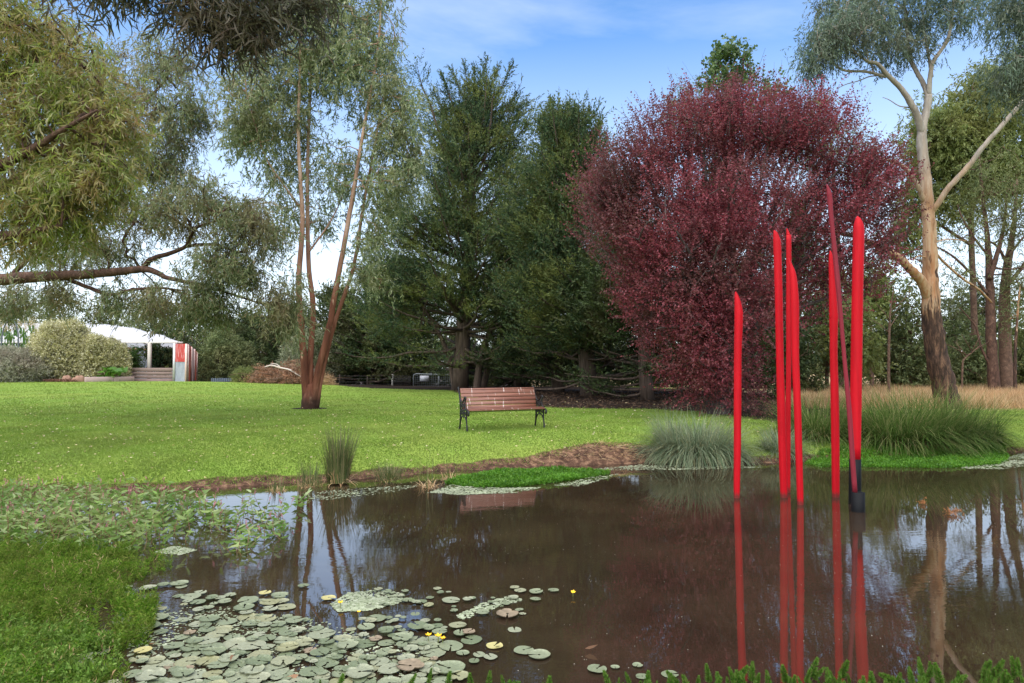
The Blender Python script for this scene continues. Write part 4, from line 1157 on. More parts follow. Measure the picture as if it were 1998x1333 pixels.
# corn
cornp = thing('corn_plant', 'corn plant', 'corn', (0, 0, 0), 'corn plants behind the grey shrub')
WL[cornp.name] = np.zeros(3)
m = MB(); m.tube([(0, 0, 0), (.02, 0, 1.0), (0, .02, 2.1)], [.02, .016, .008], 6)
m.obj('stalk', plain('corn_stalk', (.16, .22, .06), .6), cornp)
n = 13
pos = np.stack([np.zeros(n), np.zeros(n), np.linspace(.3, 1.9, n)], 1)
az = np.arange(n) * 2.6
def cb(n_):
    return pos, np.stack([np.cos(az), np.sin(az)], 1)
V, Q = blades(n, cb, .85, .13, 1.9, 7, out=.75)
MB().add(V, Q).obj('leaves', L_corn, cornp)
V, Q = sprays(np.tile([[0, 0, 2.05]], (9, 1)), np.stack([rng.normal(size=9) * .5, rng.normal(size=9) * .5, np.ones(9)], 1), 12, .42, .07, .022, .45, .1)
MB().add(V, Q).obj('tassel', L_tassel, cornp)
spots = [(-8, 39.5), (2, 40.3), (8, 39.2), (15, 40.6), (20, 39.4), (27, 40.4), (33, 39.3), (40, 40.0), (46, 39.2), (52, 40.3), (58, 39.5), (64, 40.2), (69, 39.7), (-15, 40.2)]
for q, (px, d) in enumerate(spots):
    g = GD(px, d)
    hgt = (P(px, 622 + rng.uniform(-6, 14), d)[2] - g[2]) / 2.45
    if q == 0:
        cornp.location = tuple(g); cornp.scale = (1, 1, hgt); cornp.rotation_euler = (0, 0, 1.1)
        o = cornp
    else:
        o = copy_tree(cornp, g, rng.uniform(0, 6), 1.0)
        o.scale = (1, 1, hgt)
    o['label'] = 'tall green corn plant with straw coloured tassel in the patch at the left edge'
# hoop
a0, a1 = P(3, 745, 38.9), P(37, 745, 38.9)
hp = [P(3, 750, 38.9), P(3, 672, 38.9), P(5, 650, 38.9), P(11, 632, 38.9), P(20, 624, 38.9), P(29, 629, 38.9), P(34, 645, 38.9), P(36, 665, 38.9), P(37, 750, 38.9)]
m = MB(); m.tube(hp, .04, 8, sub=5)
tag(m.obj('garden_hoop', plain('grey_pipe', (.10, .11, .12), .5), None, a0, True), 'dark grey pipe hoop arching in front of the corn', 'hoop')

# rocks, mulch mound, edging, rhubarb
M_rock = plain('brown_rock', (.30, .17, .115), .9, .35, 5, bump=.6)
for (px, py, sx_, sz_, lab) in [(131, 741, .22, .26, 'brown garden rock at the foot of the biggest hedge shrub'), (146, 744, .17, .15, 'smallest brown rock between two larger ones'), (156, 742, .24, .27, 'brown rock touching the end of the timber edging')]:
    d = 38.0
    c = GD(px, d) + [0, 0, sz_ * .4]
    bm = MB()
    nlat, nlon = 9, 14
    th = np.linspace(0.02, PI - .02, nlat)[:, None]; ph = np.linspace(0, 2 * PI, nlon, endpoint=False)[None]
    dirs = np.stack([np.sin(th) * np.cos(ph), np.sin(th) * np.sin(ph), np.cos(th) + 0 * ph], -1).reshape(-1, 3)
    rr_ = 1 + .22 * np.sin(dirs[:, 0] * 3 + px) * np.cos(dirs[:, 1] * 4) + rng.normal(size=len(dirs)) * .05
    i, j = np.meshgrid(np.arange(nlat - 1), np.arange(nlon), indexing='ij')
    Q = np.stack([i * nlon + j, (i + 1) * nlon + j, (i + 1) * nlon + (j + 1) % nlon, i * nlon + (j + 1) % nlon], -1).reshape(-1, 4)
    bm.add(c + dirs * rr_[:, None] * [sx_, sx_, sz_], Q)
    tag(bm.obj('rock', M_rock, None, c, True), lab, 'rock', 'brown garden rocks')
M_mulchchip = leaf_mat('red_bark_chips', [(.10, .045, .03), (.2, .09, .06), (.30, .16, .11)], None, .05, .9, 2)
n = 2600
px = rng.uniform(85, 150, n); dd = rng.uniform(37.4, 39.0, n)
pos = np.array([GD(a, b_) for a, b_ in zip(px, dd)]) + np.stack([np.zeros(n), np.zeros(n), rng.uniform(0, .14, n)], 1)
V, Q = leaf_geo(pos, rng.normal(size=(n, 3)) * [1, 1, .35], .09, .035)
tag(MB().add(V, Q).obj('bark_mulch', M_mulchchip, None, GD(115, 38.2)), 'reddish bark mulch heaped under the hedge', 'mulch', None, 'stuff')
M_timber = plain('pinkish_timber', (.42, .30, .27), .85, .2, 4, bump=.3)
t = thing('timber_edging', 'low pinkish timber edging board in front of the hedge', 'edging', GD(165, 37.4))
for (pa, pb, da, db) in [(166, 222, 37.4, 38.6), (222, 262, 38.6, 40.2)]:
    a = GD(pa, da); b_ = GD(pb, db)
    e = unit(b_ - a); L_ = np.linalg.norm(b_ - a)
    ang = math.atan2(e[1], e[0])
    R = np.array([[math.cos(ang), -math.sin(ang), 0], [math.sin(ang), math.cos(ang), 0], [0, 0, 1]])
    MB().bevel_box((a + b_) / 2 + [0, 0, .10], (L_ - .02, .10, .34), .01, R).obj('board', M_timber, t)
rb = GD(218, 38.9)
t = thing('rhubarb_plant', 'bright green broad-leaved plant in front of the hedge', 'plant', rb)
n = 46
pos = rb + np.stack([rng.normal(size=n) * .28, rng.normal(size=n) * .25, rng.uniform(.15, .75, n)], 1)
V, Q = leaf_long(pos, np.stack([rng.normal(size=n), rng.normal(size=n), rng.uniform(-.6, .4, n)], 1), .42, .30)
MB().add(V, Q).obj('leaves', L_brighthub, t)
m = MB()
for q in range(20):
    m.tube([rb, rb * .3 + pos[q] * .7 + [0, 0, .05], pos[q]], [.016, .012, .008], 5)
m.obj('stalks', plain('rhubarb_stalk', (.22, .25, .06), .5), t)

# ---- white netting shade house
M_net = NT('white_shade_netting')
N = M_net
v = N.coord('Object', (1, 1, 1))
c = N.ramp(N.noise(v, .8, 4, .6), [(.3, (.72, .70, .71)), (.7, (.84, .82, .82))])
N.base(c); N.set(Roughness=.8)
tr_ = N.n('ShaderNodeBsdfTranslucent', {'Color': c})
tp = N.n('ShaderNodeBsdfTransparent')
m1 = N.n('ShaderNodeMixShader', {'Fac': .42}); N.l(N.b.outputs[0], m1.inputs[1]); N.l(tr_.outputs[0], m1.inputs[2])
wv = N.noise(N.coord('Object', (60, 60, 60)), 1, 1, .5)
m2 = N.n('ShaderNodeMixShader', {'Fac': .10}); N.l(m1.outputs[0], m2.inputs[1]); N.l(tp.outputs[0], m2.inputs[2])
N.l(m2.outputs[0], N.o.inputs['Surface'])
M_net = N.m
M_galv = plain('galvanised_pipe', (.55, .53, .52), .45, .1, 4, .3)
M_post = plain('weathered_post', (.42, .37, .32), .85, .25, 3, bump=.3)
M_beam = plain('orange_beam', (.50, .25, .12), .7, .15, 3)
DF, DBK = 41.0, 52.0
sh = thing('shade_house', 'long white netting shade house with an arched roof behind the hedge', 'shade house', GD(240, DF))
fe = lambda px: P(px, 668.5, DF)
be = lambda px: P(px, 0, DBK) * [1, 1, 0] + [0, 0, float(P(px, 677.5, DBK)[2])]
us = [-60, -10, 66, 139, 212, 285, 322, 356]
rid = [633, 632, 632, 632.5, 636, 648, 657, 668.5]
nm = 14
rows = []
upx = np.linspace(-60, 356, 49)
for px in upx:
    a = fe(px); bpx = px + (.0 if px < 285 else 0)
    b_ = be(px * .62 + 132)
    ry = np.interp(px, us, rid)
    sag = .05 * math.sin((px - 66) / 73 * 2 * PI - PI / 2) if px < 330 else 0
    mid = (a + b_) / 2
    hz_ = max(0.0, P(0, ry, mid[1])[2] - mid[2]) + sag
    s = np.linspace(0, 1, nm)
    arc = (a[None] * (1 - s[:, None]) + b_[None] * s[:, None])
    arc[:, 2] += hz_ * np.sin(s * PI) ** .8
    rows.append(arc)
rows = np.array(rows)
nu = len(upx)
i, j = np.meshgrid(np.arange(nu - 1), np.arange(nm - 1), indexing='ij')
Q = np.stack([i * nm + j, (i + 1) * nm + j, (i + 1) * nm + j + 1, i * nm + j + 1], -1).reshape(-1, 4)
MB().add(rows.reshape(-1, 3), Q).obj('net_roof', M_net, sh, smooth=True)
for px in (-10, 66, 139, 212, 285):
    k = int(np.argmin(abs(upx - px)))
    m = MB(); m.tube(rows[k] + [0, 0, .035], .035, 6)
    m.obj('hoop', plain('white_hoop', (.8, .78, .76), .5), sh, smooth=True)
m = MB(); m.tube([fe(-60), fe(356)], .05, 6); m.obj('eave_pipe', plain('pale_eave_pipe', (.66, .60, .55), .6), sh)
for px in (292, 150, 20):
    a = GD(px, DF); top = fe(px)
    m = MB(); m.box((a + top) / 2, (.17, .17, top[2] - a[2])); m.obj('post', M_post, sh)
for px in (252,):
    a = GD(px, DBK); top = P(px, 678, DBK)
    m = MB(); m.box((a + top) / 2, (.22, .16, top[2] - a[2])); m.obj('post', plain('brown_post', (.26, .15, .09), .8), sh)
a, b_ = P(200, 682, DBK), P(345, 682, DBK)
m = MB(); m.box((a + b_) / 2, (b_[0] - a[0], .12, .16)); m.obj('beam', M_beam, sh)
for px in (244, 305):
    m = MB(); m.tube([fe(px - 28), P(px - 10, 676, DF + 5), P(px + 6, 682, DBK - .1)], .03, 5); m.obj('brace', plain('brown_brace', (.3, .2, .15), .7), sh)
# net side curtain between front and back eaves, seen under the roof
a, b_ = be(120), be(352)
m = MB(); m.add([a - [0, .02, 0], b_ - [0, .02, 0], b_ - [0, .02, .2], a - [0, .02, .2]], [(0, 1, 2, 3)]); m.obj('net_side', M_net, sh)
# corrugated back wall
M_corr = NT('grey_corrugated_iron')
N = M_corr
f = N.noise(N.coord('Object', (3, 3, .7)), 2, 5, .6)
N.base(N.ramp(f, [(.3, (.27, .29, .33)), (.7, (.42, .43, .46))])); N.set(Roughness=.5, Metallic=.35)
M_corr = N.m
def corrugated(mb, a, b_, z0, z1, z1b=None, pitch=.076, amp=.011, flipn=1):
    a = np.asarray(a, float); b_ = np.asarray(b_, float)
    Lx = np.linalg.norm((b_ - a)[:2]); e = (b_ - a) / (np.linalg.norm(b_ - a) + 1e-9)
    nn = np.array([e[1], -e[0], 0])
    n = max(6, int(Lx / pitch * 6))
    s = np.linspace(0, Lx, n)
    off = amp * np.sin(s / pitch * 2 * PI)
    base = np.array([a[0], a[1], 0]) + s[:, None] * np.array([e[0], e[1], 0]) + off[:, None] * nn
    zt = np.linspace(z1, z1 if z1b is None else z1b, n)
    V = np.concatenate([base + [0, 0, z0], base + np.stack([0 * zt, 0 * zt, zt], 1)])
    back = V - nn * .004
    Q = [(k, k + 1, n + k + 1, n + k) for k in range(n - 1)]
    Qb = [(2 * n + q[3], 2 * n + q[2], 2 * n + q[1], 2 * n + q[0]) for q in Q]
    mb.add(np.concatenate([V, back]), Q + Qb)
m = MB(); corrugated(m, GD(140, DBK + .5), GD(345, DBK + .5), float(GD(240, DBK)[2]) - .3, float(P(0, 683.5, DBK + .5)[2]), pitch=.15, amp=.02)
tag(m.obj('back_fence', M_corr, None, GD(240, DBK + .5)), 'grey corrugated iron fence at the back of the shade house', 'fence')
# plants in the shade house
def small_bush(label, px, ytop, ybot, rx, d, n, Lm, L_=.16, W_=.06, hang=.1, name='plant'):
    b = P(px, ybot, d)
    h = (ybot - ytop) * d / FPX; r = rx * d / FPX
    t = thing(name, label, 'plant', b)
    m = MB(); c = []
    for q in range(n):
        e = b + np.array([rng.uniform(-r, r), rng.uniform(-r, r) * .6, h * rng.uniform(.25, 1)])
        m.tube([b + [rng.normal() * r * .25, 0, 0], (b + e) / 2 + rng.normal(size=3) * .05, e], [.025, .018, .008], 4)
        c.append(e)
    m.obj('stems', M_stem, t)
    c = np.repeat(np.array(c), 7, 0) + rng.normal(size=(n * 7, 3)) * .14
    V, Q = sprays(c, rng.normal(size=c.shape) + [0, 0, hang], 7, .4, L_, W_, .6, .2)
    MB().add(V, Q).obj('leaves', Lm, t)
small_bush('dark green leafy plant in the shade house left of the iron panels', 318, 682, 735, 22, 43.5, 60, L_cyp, .17, .09)
small_bush('small leafy plant hanging beside the shade house post', 301, 676, 700, 9, 43.5, 14, L_cyp, .17, .09)
small_bush('light green tall plants at the left in the shade house', 246, 686, 736, 9, 45, 30, L_corn, .17, .07)
small_bush('light green tall plant in the middle of the shade house', 263, 684, 735, 7, 45, 24, L_corn, .17, .07)
wp = P(294, 703, 43.2)
m = MB(); m.tube([wp - [0, 0, .15], wp - [0, 0, .13], wp + [0, 0, .12], wp + [0, 0, .16], wp + [0, 0, .2]], [.05, .058, .058, .03, .02], 10)
hg_ = MB(); 
m.tube([wp + [0, 0, .2], [wp[0], wp[1], fe(294)[2] - .02]], .004, 4)
tag(m.obj('hanging_bottle', plain('white_plastic', (.8, .8, .8), .4), None, wp, True), 'white bottle hanging in the shade house', 'bottle')
# sleeper wall
M_sleep = plain('grey_brown_sleepers', (.23, .16, .135), .9, .35, 5, bump=.4)
wl0 = thing('sleeper_wall', 'low wall of grey-brown timber sleepers below the shade house', 'wall', GD(290, 40.7))
for k, (y0, y1) in enumerate([(718, 724.5), (725.5, 731.5), (732.5, 738), (739, 750)]):
    a, b_ = P(243 - 0, (y0 + y1) / 2, 40.7), P(338.5, (y0 + y1) / 2, 40.7)
    if k: a = P(240, (y0 + y1) / 2, 40.7)
    m = MB(); m.bevel_box((a + b_) / 2, (b_[0] - a[0], .14, (y1 - y0) * 40.7 / FPX), .012)
    m.obj('sleeper', M_sleep, wl0)
# red and grey iron corner
def red_iron(name, col):
    N = NT(name)
    v = N.coord('Object', (14, 14, 1.2))
    f = N.ramp(N.noise(v, 1, 6, .7), [(.52, 0.0), (.62, 1.0)])
    N.base(N.mix(f, col, tuple(min(1, x * .6 + .35) for x in col)))
    N.set(Roughness=.6)
    return N.m
M_ri = red_iron('flaking_red_paint', (.46, .045, .035))
M_or = red_iron('orange_red_paint', (.58, .10, .045))
M_pk = plain('faded_pink_iron', (.68, .48, .42), .7, .15, 3)
ic = thing('iron_screen', 'corner screen of red and grey corrugated iron sheets', 'screen', GD(350, 40.4))
DS = 40.4
zb = float(GD(350, DS)[2]) - .1
zt = lambda y, d: float(P(0, y, d)[2])
f0, f1 = P(342.5, 700, DS), P(362, 700, DS)
m = MB(); corrugated(m, f0, f1, zb, zt(706, DS)); m.obj('grey_sheet', M_corr, ic)
m = MB(); corrugated(m, f0 - [0, .03, 0], f1 - [0, .03, 0], zt(706, DS), zt(671, DS)); m.obj('red_sheet', M_ri, ic)
m = MB(); m.box([P(340, 700, DS)[0], DS, (zb + zt(670, DS)) / 2], (.12, .10, zt(670, DS) - zb)); m.obj('corner_post', M_galv, ic)
m = MB(); m.box([P(363.6, 700, DS)[0], DS - .02, (zb + zt(671, DS)) / 2], (.09, .10, zt(671, DS) - zb)); m.obj('corner_post', M_pk, ic)
sd_end = P(383, 700, 49.0)
sa = P(364.5, 700, DS)
sdv = sd_end - sa
segs = [(0.0, .18, 670.5, M_ri, 'red_sheet'), (.18, .50, 673, M_ri, 'red_sheet'), (.50, .78, 678, M_pk, 'pink_sheet'), (.78, 1.0, 682, M_or, 'red_sheet')]
for (u0, u1, y, M_, nme) in segs:
    a = sa + sdv * u0; b_ = sa + sdv * u1
    za, zb2 = zt(670.5 + 15.5 * u0, a[1]), zt(670.5 + 15.5 * u1, b_[1])
    lo_ = zb if M_ is not M_ri else (za * .55 + zb * .45)
    m = MB(); corrugated(m, a, b_, lo_, za, zb2); m.obj(nme, M_, ic)
    if M_ is M_ri:
        m = MB(); corrugated(m, a, b_, zb - .4, lo_); m.obj('striped_sheet', M_or if u0 > 0 else M_corr, ic)
m = MB()
for u in (0.02, .34, .66, .98):
    q = sa + sdv * u
    m.box([q[0] + .07, q[1], (zb + zt(672 + 14 * u, q[1])) / 2], (.05, .08, zt(672 + 14 * u, q[1]) - zb))
m.obj('frame', M_pk, ic)

# ---- shrubs, brush pile, posts, gate right of the screen
shrub('shrub', 'grey-green loose shrub right of the red iron screen', 434, 655, 748, 34, 44, 14000, L_bg2, .13, .055, seed=6, rough=.2)
shrub('shrub', 'taller loose shrub between the iron screen and the brush pile', 465, 672, 748, 26, 45, 10000, L_bg2, .13, .055, seed=7, rough=.2)
shrub('low_shrub', 'low yellow-green shrub at the left end of the brush pile', 476, 724, 750, 20, 40.5, 4500, L_bg, .08, .03, seed=8, rough=.18)
shrub('olive_shrub', 'round pale olive green shrub behind the slim gum stems', 612, 656, 752, 58, 43.5, 40000, L_olive, .12, .045, seed=9, rough=.09)
M_stick = leaf_mat('dry_brush', [(.14, .075, .04), (.28, .15, .09), (.40, .25, .16), (.22, .17, .12)], (.36, .15, .07), .1, .9, 1.6, .1)
bp = GD(560, 39.5)
t = thing('brush_pile', 'heap of dry brown cut branches behind the lawn', 'brush pile', bp)
def mound(n, cx, d, rx, h, ry):
    u = rng.uniform(-1, 1, n); v_ = rng.uniform(-1, 1, n)
    ok = u * u + v_ * v_ < 1
    u, v_ = u[ok], v_[ok]
    z = h * (1 - u * u - v_ * v_) ** .7 * rng.uniform(.35, 1.0, len(u)) * (1 + .25 * np.sin(u * 7))
    g = np.array([GD(cx + a * rx, d + b_ * ry) for a, b_ in zip(u, v_)])
    return g + np.stack([0 * z, 0 * z, z], 1)
c = mound(1500, 562, 39.8, 76, 1.15, 1.6)
V, Q = sprays(c, rng.normal(size=c.shape) * [1, 1, .4] + [0, 0, .1], 9, .55, .14, .035, .5, .15)
MB().add(V, Q).obj('dry_leaves', M_stick, t)
m = MB()
for q in range(150):
    a = c[rng.integers(len(c))]; e = a + rng.normal(size=3) * [.9, .6, .18]
    m.tube([a, (a + e) / 2 + [0, 0, rng.uniform(0, .15)], e], [.022, .016, .008], 4)
m.obj('sticks', M_branch_brown, t)
m = MB()
m.tube(PX([(517, 716), (530, 713), (548, 718), (566, 722), (580, 731), (592, 738)], 38.6), [.03, .05, .05, .045, .04, .03], 6, .1, sub=4)
m.tube(PX([(548, 718), (540, 711), (528, 709)], 38.6), [.035, .025, .012], 5, sub=3)
m.obj('pale_branch', plain('bleached_branch', (.52, .44, .38), .9), t)
c = mound(420, 636, 39.2, 14, .55, .7)
V, Q = sprays(c, rng.normal(size=c.shape), 8, .35, .14, .02, .5, .2)
sp_ = thing('straw_heap', 'small straw coloured heap right of the brush pile', 'straw heap', GD(636, 39.2))
MB().add(V, Q).obj('straw', leaf_mat('straw', [(.36, .22, .10), (.52, .36, .2)], None, .1, .9), sp_)
a = GD(432, 40.5); 
m = MB(); corrugated(m, P(412, 742, 40.5), P(452, 742, 40.9), float(P(0, 745, 40.5)[2]), float(P(0, 738, 40.5)[2]), pitch=.12, amp=.02)
tag(m.obj('metal_sheet', plain('blue_grey_metal', (.12, .14, .18), .45, .1, 3, .5), None, a), 'dark blue-grey metal sheet lying at the edge of the lawn', 'metal sheet')
M_dpost = plain('dark_fence_post', (.10, .075, .06), .9, .2, 4)
FD = 41.5
for (px, y0, wd, M_, lab) in [(611, 719, .15, plain('grey_post', (.36, .38, .40), .8, .2, 3), 'grey timber post behind the slim gum'), (663, 731, .07, M_dpost, 'thin dark fence post right of the straw heap'), (717, 732, .06, M_dpost, 'thin dark fence post in the middle of the wire fence'),
                              (766, 730, .12, plain('pale_post', (.42, .40, .36), .85, .2, 3), 'pale thick fence post left of the metal gate')]:
    a = GD(px, FD); zt_ = float(P(px, y0, FD)[2])
    m = MB()
    m.tube([a - [0, 0, .1], [a[0], a[1], zt_ - .02], [a[0], a[1], zt_]], [wd / 2, wd / 2, wd / 2 * .8], 8)
    tag(m.obj('fence_post', M_, None, a), lab, 'post')
m = MB()
for y in (733.5, 739, 745, 750):
    m.tube([P(611, y, FD), P(690, y + .4, FD), P(766, y, FD), P(800, y - .3, FD)], .006, 4)
for k in range(36):
    px = 766 + k * 1.0
    m.tube([P(px, 734, FD), P(px, 757, FD)], .003, 3)
tag(m.obj('wire_fence', plain('fence_wire', (.12, .11, .10), .5, .1, 3, .6), None, GD(700, FD)), 'thin wire fence strung between the posts left of the gate', 'fence')
gt = thing('metal_gate', 'galvanised tube and mesh farm gate left of the bench', 'gate', GD(846, FD))
M_gate = plain('gate_galvanised', (.24, .26, .26), .6, .12, 4, .2)
x0, x1, yt, yb = 806.5, 893, 729.5, 757
m = MB()
m.tube([P(x0, yb, FD), P(x0, yt + 5, FD), P(x0 + 1.2, yt + 1.5, FD), P(x0 + 5, yt, FD), P(x1 - 5, yt + 2, FD), P(x1, yt + 6, FD), P(x1, yb, FD)], .024, 6)
m.tube([P(x0, yb, FD), P(x1, yb, FD)], .02, 6)
m.tube([P(856, yt + 1, FD), P(856, yb, FD)], .02, 6)
m.obj('frame', M_gate, gt)
m = MB()
for k in range(1, 22):
    px = x0 + k * (x1 - x0) / 22
    m.tube([P(px, yt + 1, FD), P(px, yb, FD)], .003, 4)
for k in range(1, 7):
    y = yt + k * (yb - yt) / 7
    m.tube([P(x0, y, FD), P(x1, y, FD)], .003, 4)
m.obj('mesh', M_gate, gt)
m = MB(); m.box(P(828, 738.5, FD - .06), (.53, .012, .33))
m.obj('sign', plain('pale_grey_sign', (.36, .36, .38), .6, .06, 6), gt)

# ================================================================== BENCH
bp0 = G(918, 843)
ang = math.radians(24)
fx = np.array([math.cos(ang), math.sin(ang), 0]); fy = np.array([-math.sin(ang), math.cos(ang), 0])    # along the seat, towards the back
bench_o = bp0 + fy * .20 - fx * .07
bench_o[2] = float(height(np.array([(bp0 + fx * .7)[0]]), np.array([(bp0 + fx * .7)[1]]))[0]) + .0
bench = thing('park_bench', 'slatted timber park bench with black cast iron ends on the lawn', 'bench', bench_o)
BR = np.stack([fx, fy, [0, 0, 1]], 1)
def BL(p):
    return bench_o + np.asarray(p, float) @ BR.T
BW = 1.66
N = NT('red_brown_bench_timber')
v = N.coord('Object')
rotv = N.n('ShaderNodeVectorRotate', {'Vector': N.n('ShaderNodeTexCoord').outputs['Object'], 'Angle': -ang}, rotation_type='Z_AXIS').outputs[0]
mp_ = N.n('ShaderNodeMapping', {'Vector': rotv, 'Scale': (2.2, 60, 60)}).outputs[0]
g1 = N.noise(mp_, 1.0, 5, .6)
mp2 = N.n('ShaderNodeMapping', {'Vector': rotv, 'Scale': (.9, 9, 9)}).outputs[0]
c = N.ramp(g1, [(.3, (.085, .026, .013)), (.55, (.17, .056, .028)), (.75, (.24, .095, .052))])
c = N.mix(N.ramp(N.noise(mp2, 1, 3, .5), [(.45, 0.0), (.7, .4)]), c, (.25, .12, .08))
mp3 = N.n('ShaderNodeMapping', {'Vector': rotv, 'Scale': (26, 6, 2.6)}).outputs[0]
dr = N.ramp(N.noise(mp3, 1, 2, .5), [(.655, 0.0), (.69, .6)])
c = N.mix(dr, c, (.68, .58, .52))
N.base(c); N.set(Roughness=.55)
N.bump(g1, .25, .004)
M_wood = N.m
M_iron = plain('black_cast_iron', (.014, .013, .013), .45, .3, 20, .3, bump=.2)
def slat(mb, y, z, tilt, w_, th=.022):
    R0 = np.array([[1, 0, 0], [0, math.cos(tilt), -math.sin(tilt)], [0, math.sin(tilt), math.cos(tilt)]])
    mb.bevel_box(BL((BW / 2, y, z)), (BW - .03, w_, th), .004, BR @ R0)
m = MB()
for (y, z, tl, w_) in [(-.245, .405, -.25, .062), (-.175, .425, -.04, .062), (-.105, .423, .02, .062), (-.035, .415, .06, .062), (.035, .406, .08, .062), (.105, .402, .0, .062)]:
    slat(m, y, z, tl, w_)
m.obj('seat', M_wood, bench)
m = MB()
bk = [(.168, .445), (.178, .522), (.196, .600), (.222, .676), (.250, .748), (.272, .800)]
for k, (y, z) in enumerate(bk):
    nxt = bk[min(k + 1, len(bk) - 1)]; prv = bk[max(k - 1, 0)]
    tl = math.atan2(nxt[1] - prv[1], nxt[0] - prv[0])
    slat(m, y - .02, z, tl, .071 if k < 5 else .036)
m.obj('backrest', M_wood, bench)
def spiral(c, r0, turns, a0, n=14, sgn=1):
    s = np.linspace(0, 1, n)
    a = a0 + sgn * turns * 2 * PI * s
    r = r0 * (1 - .8 * s)
    return np.stack([c[0] + r * np.cos(a), c[1] + r * np.sin(a)], 1)
def iron(xpos):
    m = MB()
    def t2(pts, r, sub=4, w=.026):
        p = np.array([[xpos, a, b_] for a, b_ in pts])
        rr = np.broadcast_to(np.asarray(r, float), (len(p),))
        m.tube(BL(p), rr, 7, sub=sub)
    # back leg and back upright with scrolled head
    t2([(.235, 0), (.205, .08), (.185, .20), (.180, .36), (.185, .46), (.20, .56), (.232, .67), (.268, .755), (.292, .815), (.315, .838), (.335, .825), (.33, .80), (.312, .80)], [.022, .017, .016, .016, .017, .017, .017, .017, .016, .015, .013, .011, .008])
    # front leg
    t2([(-.205, 0), (-.195, .07), (-.175, .16), (-.165, .26), (-.175, .36), (-.19, .40)], [.022, .016, .015, .015, .016, .016])
    # seat rail with curl at the front
    t2([(.185, .385), (.08, .39), (-.05, .405), (-.17, .412), (-.24, .398), (-.285, .365), (-.29, .325), (-.265, .305), (-.245, .325), (-.255, .345)], [.016, .016, .016, .018, .02, .02, .018, .015, .012, .008])
    # arm: from the back, dips, rises to a scroll then drops to the seat
    t2([(.225, .66), (.16, .585), (.09, .552), (.02, .575), (-.045, .628), (-.085, .655), (-.118, .645), (-.122, .612), (-.098, .60), (-.088, .62)], [.015, .016, .017, .018, .02, .02, .018, .015, .012, .009])
    t2([(-.105, .61), (-.085, .54), (-.10, .47), (-.155, .42)], [.014, .014, .014, .015])
    # arch between the legs
    t2([(-.185, .12), (-.155, .20), (-.09, .265), (0, .285), (.09, .265), (.155, .20), (.195, .11)], .013)
    # lattice of scrolls under the seat and in the arm
    for (c, r, tn, a0, sg) in [((-.10, .335), .042, 1.2, 0, 1), ((.10, .335), .042, 1.2, PI, -1), ((0, .345), .042, 1.1, -PI / 2, 1), ((.06, .47), .05, 1.3, PI, 1), ((-.02, .50), .045, 1.2, 0, -1),
                             ((.13, .49), .04, 1.2, 0, 1), ((.13, .24), .032, 1, 0, 1), ((-.12, .24), .032, 1, PI, -1), ((.02, .55), .028, 1, 0, 1)]:
        t2(spiral(c, r, tn, a0, 12, sg), .0075, 1)
    for (a, b_) in [((-.14, .39), (-.15, .23)), ((-.05, .40), (-.05, .275)), ((.05, .39), (.05, .275)), ((.14, .39), (.15, .22)), ((0, .40), (0, .24)), ((-.16, .34), (.17, .34)), ((.17, .44), (.0, .56)), ((.03, .40), (.03, .56)), ((.10, .40), (.10, .55)), ((-.05, .42), (-.06, .62))]:
        t2([a, b_], .007, 0)
    return m
iron(0.0).obj('cast_iron_end', M_iron, bench, smooth=True)
iron(BW).obj('cast_iron_end', M_iron, bench, smooth=True)
m = MB(); m.tube([BL((0, .02, .36)), BL((BW, .02, .36))], .007, 6); m.obj('tie_rod', M_iron, bench)

# ================================================================== RED POLES
def red_paint(name, col, col2):
    N = NT(name)
    v = N.coord()
    f = N.noise(v, 3, 4, .6)
    st = N.ramp(N.noise(N.coord('Object', (24, 24, 1.4)), 1, 5, .65), [(.35, .80), (.65, 1.06)])
    c = N.mix(1.0, N.mix(f, col, col2), st, 'MULTIPLY')
    zz = N.n('ShaderNodeSeparateXYZ', {'Vector': N.n('ShaderNodeTexCoord').outputs['Object']}).outputs['Z']
    zz = N.math('ADD', zz, N.math('MULTIPLY', N.math('SUBTRACT', N.noise(N.coord('Object', (30, 30, 12)), 1, 4, .6), .5), .09))
    c = N.mix(N.ramp(zz, [(.025, .75), (.085, 0.0)]), c, (.045, .022, .016))
    N.base(c); N.set(Roughness=.55)
    N.b.inputs['Specular IOR Level'].default_value = .16
    N.bump(N.noise(v, 140, 3, .6), .12, .002)
    return N.m
M_red = red_paint('red_gloss_paint', (.40, .0015, .006), (.46, .003, .010))
M_dred = red_paint('dark_red_paint', (.17, .014, .022), (.22, .022, .032))
M_blk = plain('black_base_paint', (.004, .004, .0045), .6, .2, 8, spec=.15)
def pole(label, ywater, rows, M_, base=None, dfix=None, sleeve=None):
    d = dfix or float(onplane(1500, ywater)[1])
    c0 = onplane((rows[-1][1] + rows[-1][2]) / 2, ywater)
    t = thing('red_pole', label, 'sculpture', c0, 'red pole sculptures standing in the pond')
    def prof(rows):
        rows = sorted(rows)
        pts, rad = [], []
        for (y, a, b_) in rows:
            pts.append(P((a + b_) / 2, y, d)); rad.append((b_ - a) / 2 * d / FPX)
        return np.array(pts)[::-1], np.maximum(np.array(rad)[::-1], .003)
    pts, rad = prof(rows)
    if sleeve is None:
        pts = np.concatenate([[pts[0] - [0, 0, .4]], pts]); rad = np.concatenate([[rad[0]], rad])
    m = MB(); pp, rr = catmull(pts, rad, 4)
    m.tube(pp, np.maximum(rr, .003), 24)
    m.obj('pole', M_, t, smooth=True)
    if sleeve:
        pts, rad = prof(sleeve)
        pts = np.concatenate([[pts[0] - [0, 0, .4]], pts]); rad = np.concatenate([[rad[0]], rad])
        m = MB(); m.tube(pts, rad * 1.03, 24); m.obj('black_base', M_blk, t, smooth=False)
    return t
